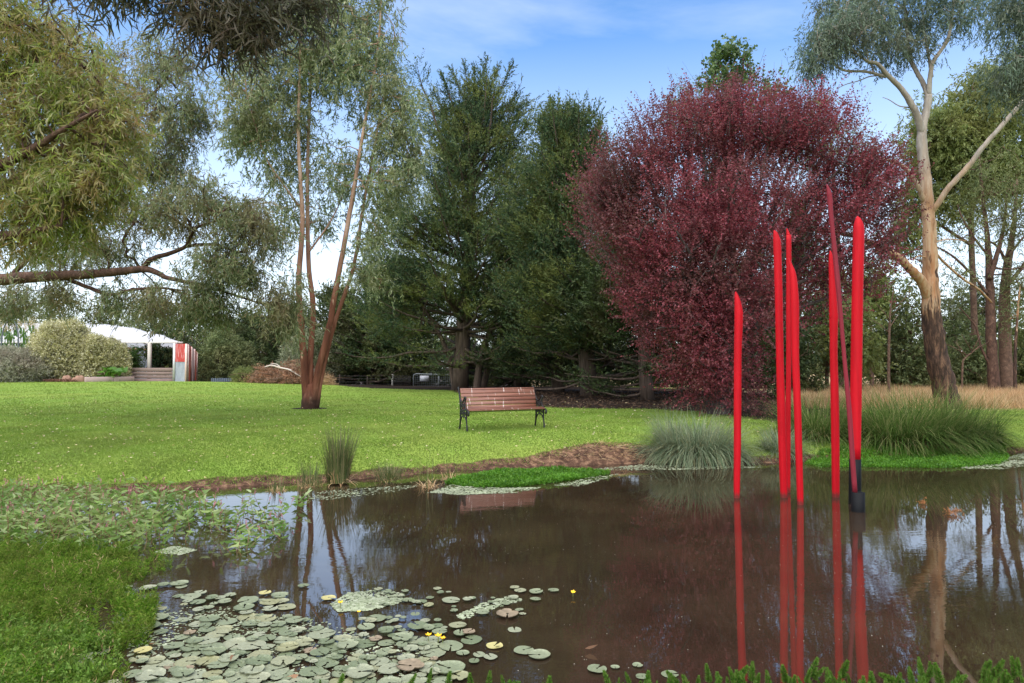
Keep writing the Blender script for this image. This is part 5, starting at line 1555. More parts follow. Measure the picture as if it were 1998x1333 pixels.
pole('shortest red pole, standing apart at the left', 971.5, [(569.5, 1434, 1436), (576, 1433.4, 1440), (590, 1433.2, 1445.5), (610, 1433.2, 1449.6), (635, 1433.2, 1449.3), (664, 1432.8, 1447.8), (700, 1432.4, 1446.6), (800, 1432, 1446.2), (880, 1432, 1445.4), (971.5, 1431.9, 1443.2)], M_red)
pole('red pole with blunt slanted top, left of the close group of three', 970.3, [(449.5, 1509.2, 1511.4), (456, 1508.8, 1517.5), (470, 1508.8, 1522.6), (486, 1509.4, 1524.2), (540, 1511, 1525.8), (583, 1512.2, 1527), (700, 1514.6, 1528.9), (799, 1516.7, 1532.3), (880, 1519.6, 1534.2), (970.3, 1522.9, 1536.4)], M_red)
pole('thin red pole at the back of the close group of three', 961.2, [(446, 1534.4, 1535.8), (452, 1534.2, 1539), (460, 1534.2, 1541.8), (470, 1534.2, 1543.9), (600, 1534, 1544), (700, 1534, 1543.9), (799, 1532.9, 1542.8), (880, 1533.6, 1542.3), (961.2, 1535.6, 1542)], M_red)
pole('lower red pole at the front right of the close group of three', 984.8, [(504, 1538.2, 1539.6), (512, 1538.8, 1543.4), (520, 1539.4, 1547), (534, 1540.2, 1552.6), (556, 1541.2, 1556), (597, 1542.6, 1558.8), (700, 1545.3, 1558.9), (799, 1549.2, 1563), (880, 1552, 1565), (984.8, 1555.8, 1567.7)], M_red)
pole('red pole with slim tapering top beside the dark red leaning one', 969.8, [(489.5, 1619, 1621), (497, 1617.6, 1624), (515, 1617.3, 1626.4), (545, 1617.6, 1629.5), (583, 1618, 1632.6), (618, 1618.4, 1635.2), (626, 1618.5, 1634.9), (660, 1619.3, 1633.9), (700, 1619.7, 1633.8), (799, 1621.4, 1636.8), (900, 1622.9, 1637.5), (969.8, 1624, 1637.6)], M_red)
pole('tallest pole, thin dark red and leaning, in a black base', 998, [(359, 1612.3, 1613.4), (368, 1612.8, 1618.5), (378, 1613.3, 1622.6), (392, 1614.8, 1624.4), (421, 1617.4, 1626), (461, 1621.5, 1629.8), (545, 1629.5, 1639), (597, 1635, 1643), (700, 1643.8, 1651.3), (799, 1652.4, 1661.3), (880, 1657.6, 1667), (961.5, 1663.5, 1672.9)], M_dred,
     sleeve=[(960.6, 1663, 1686), (998, 1662.4, 1686.4)])
pole('thickest red pole with a rounded top and black foot', 982.5, [(422, 1671.8, 1674), (426, 1669.4, 1677.6), (433, 1667.4, 1682), (443, 1666.0, 1685), (461, 1665.2, 1685.7), (513, 1664, 1684.6), (556, 1663.2, 1683.5), (700, 1660.6, 1681.6), (799, 1659.4, 1680), (896, 1658.7, 1678.4)], M_red,
     sleeve=[(895.6, 1658.2, 1678.8), (940, 1657.6, 1678.9), (982.5, 1657, 1678.9)])

# ================================================================== WATERSIDE PLANTS
L_lom = leaf_mat('blue_green_tussock_blades', [(.10, .155, .075), (.18, .235, .13), (.27, .305, .19), (.30, .28, .14)], None, .25, .6, 1, .12)
L_tus = leaf_mat('green_tussock_blades', [(.04, .085, .014), (.08, .145, .026), (.14, .20, .045), (.30, .27, .12)], (.06, .10, .022), .3, .6, .9, .12)
L_rush = leaf_mat('rush_stems', [(.05, .08, .02), (.09, .12, .03), (.15, .16, .05), (.26, .20, .10)], None, .15, .5, 1)
L_dry = leaf_mat('dry_grass_blades', [(.40, .25, .11), (.56, .37, .19), (.68, .50, .29)], (.38, .21, .10), .25, .7, .5, .2)
L_mat = leaf_mat('bright_water_plant', [(.045, .14, .008), (.085, .22, .012), (.14, .28, .025)], None, .3, .5, 1)
L_feather = leaf_mat('water_feather', [(.05, .13, .006), (.10, .21, .012), (.165, .28, .024), (.24, .25, .06)], (.13, .13, .03), .32, .6, 3.2, .12, .45)
L_feather2 = leaf_mat('pale_water_feather', [(.08, .16, .02), (.15, .25, .04), (.23, .33, .075)], None, .3, .6, 1.6, .12)
L_knot = leaf_mat('knotweed_leaves', [(.10, .20, .03), (.18, .31, .06), (.26, .36, .11), (.36, .43, .20)], (.26, .25, .08), .32, .5, 1.4, .3, .35)
L_pink = leaf_mat('knotweed_flowers', [(.45, .14, .17), (.62, .28, .30)], None, .2, .7)
L_kstem = plain('knotweed_stems', (.20, .11, .05), .6, .3)

def tussock(label, c, n, length, width, rb, M_, arch=1.3, out=.9, group='strappy tussocks on the far bank', cat='tussock', sx_=1.0, seg=6, name='grass_tussock'):
    c = np.asarray(c, float)
    t = thing(name, label, cat, c, group)
    def bf(n):
        a = rng.uniform(0, 2 * PI, n); r = rb * np.sqrt(rng.uniform(0, 1, n))
        o = np.stack([np.cos(a), np.sin(a)], 1)
        p = c + np.stack([o[:, 0] * r * sx_, o[:, 1] * r, np.zeros(n)], 1)
        return p, o + rng.normal(size=(n, 2)) * .45
    V, Q = blades(n, bf, length, width, arch, seg, out=out)
    MB().add(V, Q).obj('blades', M_, t)
    # a crown of dead bases
    m = MB()
    V, Q = blades(max(60, n // 14), bf, (length if not callable(length) else .95) * .35, width * 1.4, 1.6, 4, out=1.2)
    m.add(V, Q); m.obj('dry_base', L_dry, t)
    return t
tl = GD(1358, 11.9)
tussock('blue-green strappy tussock spilling over the bank left of the red poles', tl + [0, 0, -.05], 3800, .92, .008, .36, L_lom, 2.5, 1.15, sx_=1.75)
tussock('upright thin blades sprouting from the back of the blue-green tussock', tl + [-.35, .5, 0], 220, .80, .006, .22, L_lom, .5, .5)
tr1 = GD(1760, 13.2)
tussock('biggest green tussock behind the thick red pole', tr1 + [0, 0, -.05], 4400, lambda n: 1.12 * rng.uniform(.35, 1.25, n), .010, .6, L_tus, 1.7, 1.1, sx_=1.7)
tussock('green tussock at the foot of the leaning gum', GD(1850, 13.6) + [0, 0, -.05], 3000, lambda n: 1.1 * rng.uniform(.35, 1.25, n), .010, .5, L_tus, 2.0, 1.15, sx_=1.8)
tussock('green tussock between the group of three poles and the thick pole', GD(1590, 13.3) + [0, 0, -.05], 2400, lambda n: 1.0 * rng.uniform(.35, 1.2, n), .009, .42, L_tus, 1.7, 1.1, sx_=1.4)
tussock('small green tussock at the water behind the three red poles', GD(1520, 12.3) + [0, 0, -.05], 900, .6, .008, .25, L_lom, 1.8, 1.0)
rc = onplane(660, 941, 0.02)
t_r = tussock('tall narrow clump of rushes standing at the near edge of the lawn', rc, 560, lambda n: .78 * rng.uniform(.35, 1.15, n), .0075, .15, L_rush, .28, .26, 'rushes at the waterline', 'rushes', name='rush_clump')
tussock('short bright sparse rushes left of the tall rush clump', onplane(605, 948, 0.0), 90, .38, .006, .17, L_rush, .25, .3, 'rushes at the waterline', 'rushes', name='rush_clump')
tussock('short yellowish grass tuft right of the tall rush clump', onplane(758, 936, 0.03), 260, .30, .006, .17, L_rush, 1.0, .8, 'rushes at the waterline', 'rushes', name='rush_clump')
for (px, py, n, ln, lab) in [(835, 950, 16, .5, 'few thin upright reeds at the left end of the bright green water plants'), (880, 936, 12, .42, 'thin reeds poking out of the bright green water plants'), (540, 958, 22, .22, 'small sparse reeds in the water below the slim gum')]:
    tussock(lab, onplane(px, py, 0.0), n, ln, .006, .12, L_rush, .2, .22, 'rushes at the waterline', 'rushes', name='rush_clump')

# ---- short upright water plants, as mats
def sprig_mat(name, label, poly_px, n, hgt, M_, leafL=.022, leafW=.010, lean=.25, dens=None, kk=9, hvar=.5, z0=.0, stem=None, fn=leaf_geo, spread=.6, edge=None):
    poly = onplane(*np.array(poly_px, float).T)[:, :2]
    lo, hi = poly.min(0), poly.max(0)
    P_ = []
    got = 0
    while got < n:
        q = rng.uniform(lo, hi, (n * 2, 2))
        q = q[inside_poly(q[:, 0], q[:, 1], poly)]
        if dens is not None:
            q = q[rng.uniform(size=len(q)) < dens(q)]
        P_.append(q); got += len(q)
    q = np.concatenate(P_)[:n]
    zg = np.maximum(height(q[:, 0], q[:, 1]), 0) + z0
    b = np.stack([q[:, 0], q[:, 1], zg - .01], 1)
    hh = hgt * rng.uniform(1 - hvar, 1 + hvar * .4, n) * (.72 + .55 * wob(q[:, 0], q[:, 1], 2.6))
    hh = np.maximum(hh, .02)
    d = rng.normal(size=(n, 3)) * lean; d[:, 2] = 1
    V, Q = sprays(b, d, kk, hh, leafL, leafW, spread, 0, fn)
    m = MB().add(V, Q)
    o = m.obj(name, M_, None, (float(q[:, 0].mean()), float(q[:, 1].mean()), 0))
    return tag(o, label, name.replace('_', ' '), None, 'stuff')
sprig_mat('water_plants', 'bright green low water plants in front of the bench bank', [(868, 945), (905, 930), (960, 921), (1080, 917), (1150, 920), (1192, 925), (1150, 932), (1090, 941), (1010, 951), (930, 952)], 5200, .075, L_mat, .034, .015)
sprig_mat('water_plants', 'bright green low water plants below the big green tussocks', [(1570, 905), (1600, 893), (1700, 886), (1850, 880), (1960, 878), (1968, 893), (1950, 906), (1850, 914), (1700, 912), (1600, 912)], 6500, .075, L_mat, .034, .015)
def feath_d(q):
    px = CX + FPX * q[:, 0] / q[:, 1]; py = 715 + FPX * CAM_H / q[:, 1]
    edge_ = np.interp(py, [1060, 1100, 1150, 1190, 1240, 1290, 1345], [330, 330, 290, 255, 260, 240, 225])
    return np.clip((edge_ - px) / 130 + .05 + .95 * wob(q[:, 0] * 2, q[:, 1] * 2, 1.7), .015, 1)
FEATH = [(-260, 1090), (-60, 1070), (120, 1066), (250, 1076), (330, 1090), (335, 1120), (270, 1150), (225, 1175), (265, 1215), (270, 1260), (250, 1300), (240, 1345), (240, 1420), (-400, 1420)]
sprig_mat('water_feather', 'dark green feathery water plants filling the left foreground', FEATH, 11000, .15, L_feather, .024, .0048, .26, kk=20, spread=.6, hvar=.7, dens=feath_d)
sprig_mat('water_feather', 'taller thin shoots standing out of the left feathery plants', FEATH, 420, .26, L_feather, .030, .005, .3, kk=22, spread=.5, hvar=.4, dens=feath_d)
sprig_mat('dead_stems', 'brown bare stems among the left feathery plants', FEATH, 520, .17, L_dry, .030, .004, .45, kk=8, spread=.25, hvar=.5, dens=feath_d)
sprig_mat('water_feather', 'pale green leafy water plants in the lower left corner', [(-300, 1235), (40, 1225), (160, 1238), (250, 1262), (235, 1300), (190, 1340), (150, 1420), (-300, 1420)], 4600, .12, L_feather2, .022, .009, .4, kk=12, spread=.6, z0=.02, hvar=.75, dens=feath_d)
sprig_mat('water_feather', 'thin feathery shoots among the left lily pads', [(225, 1180), (310, 1175), (300, 1215), (290, 1260), (225, 1275)], 260, .16, L_feather, .034, .007, .2, kk=16, spread=.6)
# knotweed: the thick patch and the sprigs standing clear of it
def knot(bases, hgt, nl=10, seedp=.25):
    n = len(bases)
    d = rng.normal(size=(n, 3)) * .38; d[:, 2] = 1; d = unit(d)
    hh = hgt * rng.uniform(.6, 1.15, n)
    lf, stm, fl = MB(), MB(), MB()
    t = (np.arange(nl) + 1.0) / nl
    pos = bases[:, None] + d[:, None] * (t[None, :, None] * hh[:, None, None])
    az = rng.uniform(0, 6.28, (n, 1)) + np.arange(nl)[None] * 2.4
    ld = np.stack([np.cos(az), np.sin(az), rng.uniform(-.25, .75, az.shape)], -1)
    LL = rng.uniform(.055, .12, n * nl)
    V, Q = leaf_long(pos.reshape(-1, 3), ld.reshape(-1, 3), LL, LL * .27, .12)
    lf.add(V, Q)
    tipp = bases + d * hh[:, None]
    twigs_batch(stm, bases, tipp, np.full(n, .004), np.full(n, .002), 0)
    k = rng.uniform(size=n) < seedp
    if k.any():
        b = tipp[k]
        fd = rng.normal(size=(len(b), 3)) * .35; fd[:, 2] = 1
        twigs_batch(stm, b, b + unit(fd) * .06, np.full(len(b), .002), np.full(len(b), .0015), 0)
        V, Q = sprays(b + unit(fd) * .04, fd, 18, .05, .011, .008, .75, 0)
        fl.add(V, Q)
    return lf, stm, fl
KN = onplane(*np.array([(-300, 985), (0, 976), (140, 972), (300, 978), (420, 990), (520, 1000), (560, 1015), (500, 1035), (420, 1045), (330, 1072), (240, 1085), (120, 1075), (-60, 1090), (-320, 1130)], float).T)[:, :2]
q = rng.uniform(KN.min(0), KN.max(0), (3000, 2)); q = q[inside_poly(q[:, 0], q[:, 1], KN)]
pxq = CX + FPX * q[:, 0] / q[:, 1]
q = q[(rng.uniform(size=len(q)) < np.interp(pxq, [200, 330, 430, 540], [1, .75, .34, .16])) & (wob(q[:, 0], q[:, 1] * 2, 1.6) + rng.normal(size=len(q)) * .4 > -.55)][:640]
b = np.stack([q[:, 0], q[:, 1], np.maximum(height(q[:, 0], q[:, 1]), 0) - .01], 1)
lf, stm, fl = knot(b, .27, 10, .26)
kt = thing('knotweed_patch', 'leafy pink-flowered knotweed patch along the left shore', 'water plant', (float(q[:, 0].mean()), float(q[:, 1].mean()), 0))
for mb_, nm, M_ in ((lf, 'leaves', L_knot), (stm, 'stems', L_kstem), (fl, 'flower_spikes', L_pink)):
    tag(mb_.obj(nm, M_, kt), kind='stuff')
for (px, py, n, lab) in [(470, 1072, 9, 'knotweed sprig alone in the water, nearest to the lily pads'), (500, 1050, 7, 'knotweed sprig in the water just behind the nearest one'), (548, 1048, 6, 'knotweed sprig standing alone nearest to the trunk reflection'), (545, 1012, 5, 'knotweed sprig at the right tip of the patch'), (440, 1030, 7, 'knotweed sprig standing in the bright sky reflection'), (595, 990, 4, 'small farthest knotweed sprig right of the patch')]:
    c = onplane(px, py, 0)
    bs = c + np.stack([rng.normal(size=n) * .07, rng.normal(size=n) * .09, np.full(n, -.01)], 1)
    lf, stm, fl = knot(bs, .19, 7, .3)
    t = thing('knotweed_sprig', lab, 'water plant', c, 'single knotweed sprigs in the water')
    lf.obj('leaves', L_knot, t); stm.obj('stems', L_kstem, t)
    if fl.n: fl.obj('flower_spikes', L_pink, t)
# two pale strap blades at the front of the knotweed
for (px, py, lx, lab) in [(72, 1088, -.9, 'pale bent strap leaf leaning left in front of the knotweed'), (74, 1088, 1.0, 'pale broad strap leaf leaning right in front of the knotweed')]:
    c = onplane(px, py, 0)
    def bf(n): return np.tile(c, (n, 1)), np.tile([[lx, -.1]], (n, 1))
    V, Q = blades(1, bf, .22, .022, 1.4, 8, out=.7, jitter=.05)
    tag(MB().add(V, Q).obj('strap_leaf', leaf_mat('pale_strap', [(.42, .44, .32), (.5, .5, .4)], None, .2), None, c), lab, 'leaf')

# ---- sprigs standing along the bottom edge, near the camera
spr = thing('feather_sprig', 'sprig', 'water plant', (0, 0, 0), 'feathery sprigs along the bottom edge')
WL[spr.name] = np.zeros(3)
m = MB(); m.tube([(0, 0, -.05), (.004, 0, .05), (0, .004, .13)], [.0028, .0025, .0015], 5); m.obj('stem', plain('sprig_stem', (.14, .12, .035), .6), spr)
kz = 18; zz_ = np.linspace(.02, .135, kz); lfp, lfd, lfl = [], [], []
for q_, z_ in enumerate(zz_):
    for a in range(10):
        an = a * 2 * PI / 10 + q_ * .37
        lfp.append((0, 0, z_)); lfd.append((math.cos(an), math.sin(an), .55 + .9 * (q_ / kz) ** 2)); lfl.append(.031 * (1.05 - .55 * (q_ / kz) ** 2.2))
V, Q = leaf_geo(np.array(lfp), np.array(lfd) + rng.normal(size=(len(lfp), 3)) * .12, np.array(lfl), np.array(lfl) * .26)
L_sprig = leaf_mat('sprig_leaves', [(.045, .13, .008), (.085, .20, .014), (.14, .27, .03), (.20, .24, .06)], None, .3, .55)
MB().add(V, Q).obj('leaves', L_sprig, spr)
def sprig_spots():
    out = []
    for _ in range(110):
        px = rng.uniform(1180, 2010); out.append((px, rng.uniform(1334, 1388) - (12 if px > 1560 else 0)))
    for _ in range(70):
        px = rng.uniform(900, 2010); out.append((px, rng.uniform(1352, 1420)))
    for px, py in [(835, 1338), (790, 1352), (870, 1362), (625, 1345), (655, 1362), (680, 1368), (950, 1360), (985, 1350), (1010, 1358), (1075, 1368), (1385, 1338), (1325, 1340), (1300, 1345), (1440, 1352)]:
        out.append((px, py))
    return out
for q_, (px, py) in enumerate(sprig_spots()):
    c = onplane(px, py, 0)
    o = spr if q_ == 0 else copy_tree(spr, c, rng.uniform(0, 6), 1)
    s = rng.uniform(.4, 1.0) if rng.uniform() < .6 else rng.uniform(.9, 1.25)
    s *= .80
    o.location = tuple(c); o.scale = (s, s, s * rng.uniform(.85, 1.15)); o.rotation_euler = (rng.normal() * .32, rng.normal() * .32, rng.uniform(0, 6))
    o['label'] = 'bright green feathery sprig rising from the water along the bottom edge'

# ================================================================== ON THE WATER
N = NT('lily_pad')
oi = N.n('ShaderNodeObjectInfo')
v = N.coord('Object', (1, 1, 1))
c = N.ramp(oi.outputs['Random'], [(0, (.125, .15, .075)), (.4, (.20, .22, .125)), (.75, (.26, .265, .17)), (1, (.24, .23, .11))])
sp2 = N.ramp(N.noise(v, 3.2, 5, .65), [(.30, .78), (.75, 1.15)])
c = N.mix(1.0, c, sp2, 'MULTIPLY')
br_ = N.ramp(N.noise(N.coord('Object', (2, 2, 2)), 2.1, 4, .7), [(.66, 0.0), (.74, .7)])
c = N.mix(br_, c, (.20, .12, .06))
# radiating veins
sx2 = N.n('ShaderNodeSeparateXYZ', {'Vector': N.n('ShaderNodeTexCoord').outputs['Object']})
an = N.math('ARCTAN2', sx2.outputs['Y'], sx2.outputs['X'])
ve = N.math('POWER', N.math('ABSOLUTE', N.math('COSINE', N.math('MULTIPLY', an, 8.0))), 24.0)
c = N.mix(N.math('MULTIPLY', ve, .22), c, (.36, .38, .27))
N.base(c); N.set(Roughness=.4)
N.b.inputs['Specular IOR Level'].default_value = .45
N.bump(N.math('ADD', N.noise(v, 5, 3, .6), N.math('MULTIPLY', ve, .15)), .25, .06)
M_pad = N.m
M_padold = leaf_mat('withered_pad', [(.20, .14, .085), (.33, .26, .17)], None, .1, .6)
M_padyel = plain('yellowing_pad', (.40, .35, .14), .45, .3, 3)
def pad_mesh(kind):
    n = 30
    notch = rng.uniform(.10, .22)
    a = np.linspace(notch, 2 * PI - notch, n)
    r = 1 + .03 * np.sin(a * rng.integers(2, 5) + rng.uniform(0, 6)) + .015 * np.sin(a * 9 + rng.uniform(0, 6))
    if kind == 'bitten':
        c0 = rng.uniform(1, 5); r -= .38 * np.exp(-((a - c0) / .25) ** 2); c1_ = rng.uniform(1, 5); r -= .2 * np.exp(-((a - c1_) / .16) ** 2)
    rings = []
    up = rng.uniform(.0, .11)
    for f, z in ((.12, .01), (.6, .004), (.92, .0), (1.0, up)):
        w_ = .028 * np.sin(a * 3 + rng.uniform(0, 6)) * f
        rings.append(np.stack([np.cos(a) * r * f, np.sin(a) * r * f, z + w_ * .6], 1))
    V = np.concatenate(rings)
    Q = [(k * n + i_, k * n + i_ + 1, (k + 1) * n + i_ + 1, (k + 1) * n + i_) for k in range(3) for i_ in range(n - 1)]
    low = V.copy(); low[:, 2] -= .012
    # thin underside
    Q2 = [(len(V) + q[3], len(V) + q[2], len(V) + q[1], len(V) + q[0]) for q in Q]
    return np.concatenate([V, low]), Q + Q2
pads = []
for kd in ('plain', 'plain', 'plain', 'plain', 'bitten', 'bitten'):
    V, Q = pad_mesh(kd)
    me = make_mesh('lily_pad', V, Q, None, True); me.materials.append(M_pad); pads.append(me)
V, Q = pad_mesh('bitten'); me_old = make_mesh('lily_pad', V, Q, None, True); me_old.materials.append(M_padold)
V, Q = pad_mesh('plain'); me_yel = make_mesh('lily_pad', V, Q, None, True); me_yel.materials.append(M_padyel)
PADG = 'lily pads floating on the pond'
placed = []
def add_pad(px, py, rpx, me, label, zi):
    c = onplane(px, py, 0)
    r = rpx * float(c[1]) / FPX
    o = bpy.data.objects.new('lily_pad', me)
    COL.objects.link(o)
    o.location = (c[0], c[1], .005 + .0012 * (zi % 17))
    o.rotation_euler = (rng.normal() * .022, rng.normal() * .022, rng.uniform(0, 6.28))
    o.scale = (r, r * rng.uniform(.92, 1.05), r)
    tag(o, label, 'lily pad', PADG)
    placed.append((c[0], c[1], r))
hand = [(920, 1250, 20, 0, 'lone lily pad right of the raft, upper of three in a line'), (965, 1262, 16, 2, 'lily pad touching a withered brown one at the right of the raft'), (1022, 1271, 20, 0, 'left one of the overlapping pair of lily pads farthest right'), (1052, 1281, 22, 0, 'right one of the overlapping pair of lily pads farthest right'),
        (1165, 1308, 20, 0, 'single lily pad alone near the bottom edge, farthest right'), (880, 1174, 18, 0, 'large lily pad at the upper right of the raft'), (1015, 1155, 12, 0, 'small far lily pad at the right of the far group'), (1046, 1158, 14, 0, 'broad far lily pad in the middle of the far group'),
        (1080, 1155, 11, 0, 'small far lily pad at the right end of the far group'), (1045, 1173, 11, 0, 'small lily pad below the far group'), (1004, 1150, 9, 0, 'smallest lily pad at the top of the far group'), (990, 1203, 22, 1, 'pinkish withered lily pad right of the raft'), (815, 1226, 20, 0, 'lily pad left of the yellow flowers'),
        (942, 1200, 13, 0, 'lily pad beside the pinkish withered one'), (893, 1226, 17, 0, 'lily pad in open dark water below the pinkish withered one'), (914, 1240, 13, 1, 'small brown withered pad in open dark water'), (1004, 1230, 13, 0, 'small lily pad in open dark water on the far right'), (845, 1275, 24, 0, 'lily pad below the yellow flowers'),
        (880, 1262, 25, 0, 'large lily pad right below the yellow flowers'), (903, 1277, 12, 0, 'small lily pad in the cluster of small pads'), (935, 1280, 12, 0, 'small lily pad at the left of the small cluster'), (957, 1285, 14, 0, 'lily pad at the right of the small cluster'), (925, 1293, 11, 0, 'lowest lily pad of the small cluster'),
        (641, 1170, 14, 2, 'yellow lily pad at the left tip of the scum patch'), (517, 1160, 12, 2, 'yellow-brown lily pad at the far edge by the trunk reflection'), (592, 1146, 10, 0, 'far lily pad between the trunk reflections'), (970, 1265, 4, 2, 'tiny yellow pad beside the withered one'), (876, 1310, 30, 0, 'big lily pad at the bottom edge in the middle')]
zi = 0
for (px, py, r, k, lab) in hand:
    zi += 1
    add_pad(px, py, r, (pads[zi % 4], me_old, me_yel)[k], lab, zi)
REG = [((120, 1262), (280, 1345), 20, 21), ((230, 1140), (420, 1185), 26, 15), ((230, 1185), (520, 1240), 38, 18), ((380, 1165), (560, 1235), 24, 17), ((560, 1205), (800, 1262), 36, 16), ((330, 1240), (640, 1300), 64, 22),
       ((600, 1250), (850, 1300), 48, 19), ((260, 1290), (560, 1350), 60, 26), ((540, 1295), (900, 1350), 56, 24), ((700, 1150), (880, 1210), 30, 11), ((880, 1165), (1020, 1200), 16, 9), ((800, 1215), (900, 1250), 10, 14), ((1200, 1300), (1330, 1330), 6, 16)]
labs = ['grey-green lily pad packed in the crowded raft at the lower left', 'small lily pad on the thin far side of the raft', 'lily pad packed along the bottom edge of the raft', 'small scattered lily pad between the raft and the far group']
for (p0, p1, n, r) in REG:
    for _ in range(round(n * .70)):
        for tr_i in range(12):
            px, py = rng.uniform(p0[0], p1[0]), rng.uniform(p0[1], p1[1])
            c = onplane(px, py, 0); rr_ = r * rng.uniform(.42, 1.2) * float(c[1]) / FPX
            ok = all((c[0] - a) ** 2 + (c[1] - b_) ** 2 > (.62 * (rr_ + q)) ** 2 for a, b_, q in placed)
            if ok: break
        if not ok: continue
        zi += 1
        u = rng.uniform()
        me = me_old if u < .035 else me_yel if u < .045 else pads[int(rng.integers(6))]
        lab = labs[3] if p0[0] >= 700 and p0[1] < 1240 and p0[0] != 600 else labs[2] if p0[1] >= 1290 else labs[1] if p0[1] < 1170 else labs[0]
        if u < .035: lab = 'brown withered lily pad lying among the green raft'
        elif u < .045: lab = 'yellowed lily pad lying among the green raft'
        add_pad(px, py, rr_ * FPX / float(c[1]), me, lab, zi)

# yellow flowers
fl0 = None
M_yfl = plain('yellow_petals', (.85, .50, .01), .5, .1, 8)
M_fst = plain('flower_stem', (.12, .14, .03), .6)
for q_, (px, py, s, lab) in enumerate([(1118, 1164, 1.0, 'yellow pond flower standing alone in dark water, farthest right'), (664, 1187, 1.0, 'yellow pond flower by the scum patch'), (836, 1252, 1.0, 'left yellow pond flower of the three among the pads'), (855, 1255, 1.1, 'middle yellow pond flower of the three among the pads'), (864, 1257, .9, 'right yellow pond flower of the three among the pads'), (700, 1202, .7, 'small yellow flower among the far pads')]):
    c = onplane(px, py, 0)
    if fl0 is None:
        fl0 = thing('pond_flower', lab, 'flower', c, 'yellow pond flowers')
        m = MB()
        for a in range(5):
            an = a * 2 * PI / 5
            dx, dy = math.cos(an), math.sin(an)
            sd = np.array([-dy, dx, 0])
            m.add([c + [0, 0, .032], c + np.array([dx * .010, dy * .010, .036]) + sd * .010, c + np.array([dx * .019, dy * .019, .044]), c + np.array([dx * .010, dy * .010, .036]) - sd * .010], [(0, 1, 2, 3)])
        m.obj('petals', M_yfl, fl0)
        m = MB(); m.tube([c - [0, 0, .03], c + [0, 0, .033]], .0025, 6); m.obj('stem', M_fst, fl0)
        fl0.rotation_euler = (.3, 0, 0)
    else:
        o = copy_tree(fl0, c, rng.uniform(0, 6), s * 1.1, lab)

# floating scum, duckweed and specks: flat irregular flakes
M_scum = leaf_mat('pale_duckweed', [(.20, .23, .12), (.33, .36, .22), (.42, .44, .30)], None, .05, .7)
M_speck = leaf_mat('floating_specks', [(.45, .40, .30), (.62, .58, .48)], None, .05, .7)
def flakes(label, poly_px, n, s, M_, z=.003, name='duckweed'):
    poly = onplane(*np.array(poly_px, float).T)[:, :2]
    q = rng.uniform(poly.min(0), poly.max(0), (n * 6, 2))
    q = q[inside_poly(q[:, 0], q[:, 1], poly)]
    q = q[(wob(q[:, 0] * 1.3, q[:, 1] * 3.0, 1.6) + rng.normal(size=len(q)) * .5) > -.25][:n]
    k = len(q)
    a = np.arange(5)[None] * 2 * PI / 5 + rng.uniform(0, 6, (k, 1))
    r = s * rng.uniform(.4, 1.2, (k, 1)) * rng.uniform(.7, 1.2, (k, 5))
    V = np.stack([q[:, :1] + r * np.cos(a), q[:, 1:] + r * np.sin(a), np.broadcast_to(z + rng.uniform(0, .003, (k, 1)), (k, 5))], -1)
    bidx = np.arange(k)[:, None] * 5
    Qf = (np.array([[0, 1, 2, 3]]) + bidx); Tf = (np.array([[0, 3, 4]]) + bidx)
    m = MB(); m.add(V.reshape(-1, 3), Qf, Tf)
    return tag(m.obj(name, M_, None, (float(q[:, 0].mean()), float(q[:, 1].mean()), 0)), label, 'duckweed', None, 'stuff')
flakes('pale duckweed film along the lower edge of the bench-side water plants', [(835, 962), (880, 946), (980, 953), (1060, 951), (1010, 962), (900, 966)], 1500, .018, M_scum)
flakes('pale duckweed streaks right of the bench-side water plants', [(1080, 948), (1150, 931), (1215, 924), (1170, 938), (1130, 950)], 260, .02, M_scum)
flakes('duckweed film along the foot of the eroded bank', [(1130, 918), (1250, 907), (1420, 910), (1500, 912), (1400, 916), (1250, 918)], 800, .018, M_scum)
flakes('pale duckweed film at the right edge of the pond', [(1860, 914), (1950, 897), (2010, 880), (2060, 880), (2040, 906), (1950, 916)], 1400, .022, M_scum)
flakes('grey scum patch at the far side of the lily raft', [(645, 1180), (680, 1158), (740, 1152), (790, 1160), (780, 1178), (720, 1192), (660, 1195)], 1500, .013, M_scum)
flakes('pale scum streak between the raft and the far pads', [(890, 1203), (940, 1178), (1000, 1163), (1020, 1172), (960, 1190), (905, 1210)], 320, .014, M_scum)
flakes('pale scum patch at the edge of the left water plants', [(300, 1078), (340, 1066), (385, 1074), (350, 1084)], 420, .014, M_scum)
flakes('thin duckweed flecks along the lawn edge', [(560, 972), (640, 958), (760, 950), (830, 946), (760, 962), (640, 976)], 420, .016, M_scum)
flakes('tiny pale specks scattered over the dark water', [(620, 985), (1500, 985), (1990, 1010), (1990, 1325), (1000, 1325), (900, 1120)], 420, .0034, M_speck, .002, 'floating_specks')
flakes('grey-green algae film between the lily pads', [(240, 1200), (420, 1180), (640, 1215), (860, 1280), (860, 1345), (260, 1345)], 2600, .011, M_scum, .002)

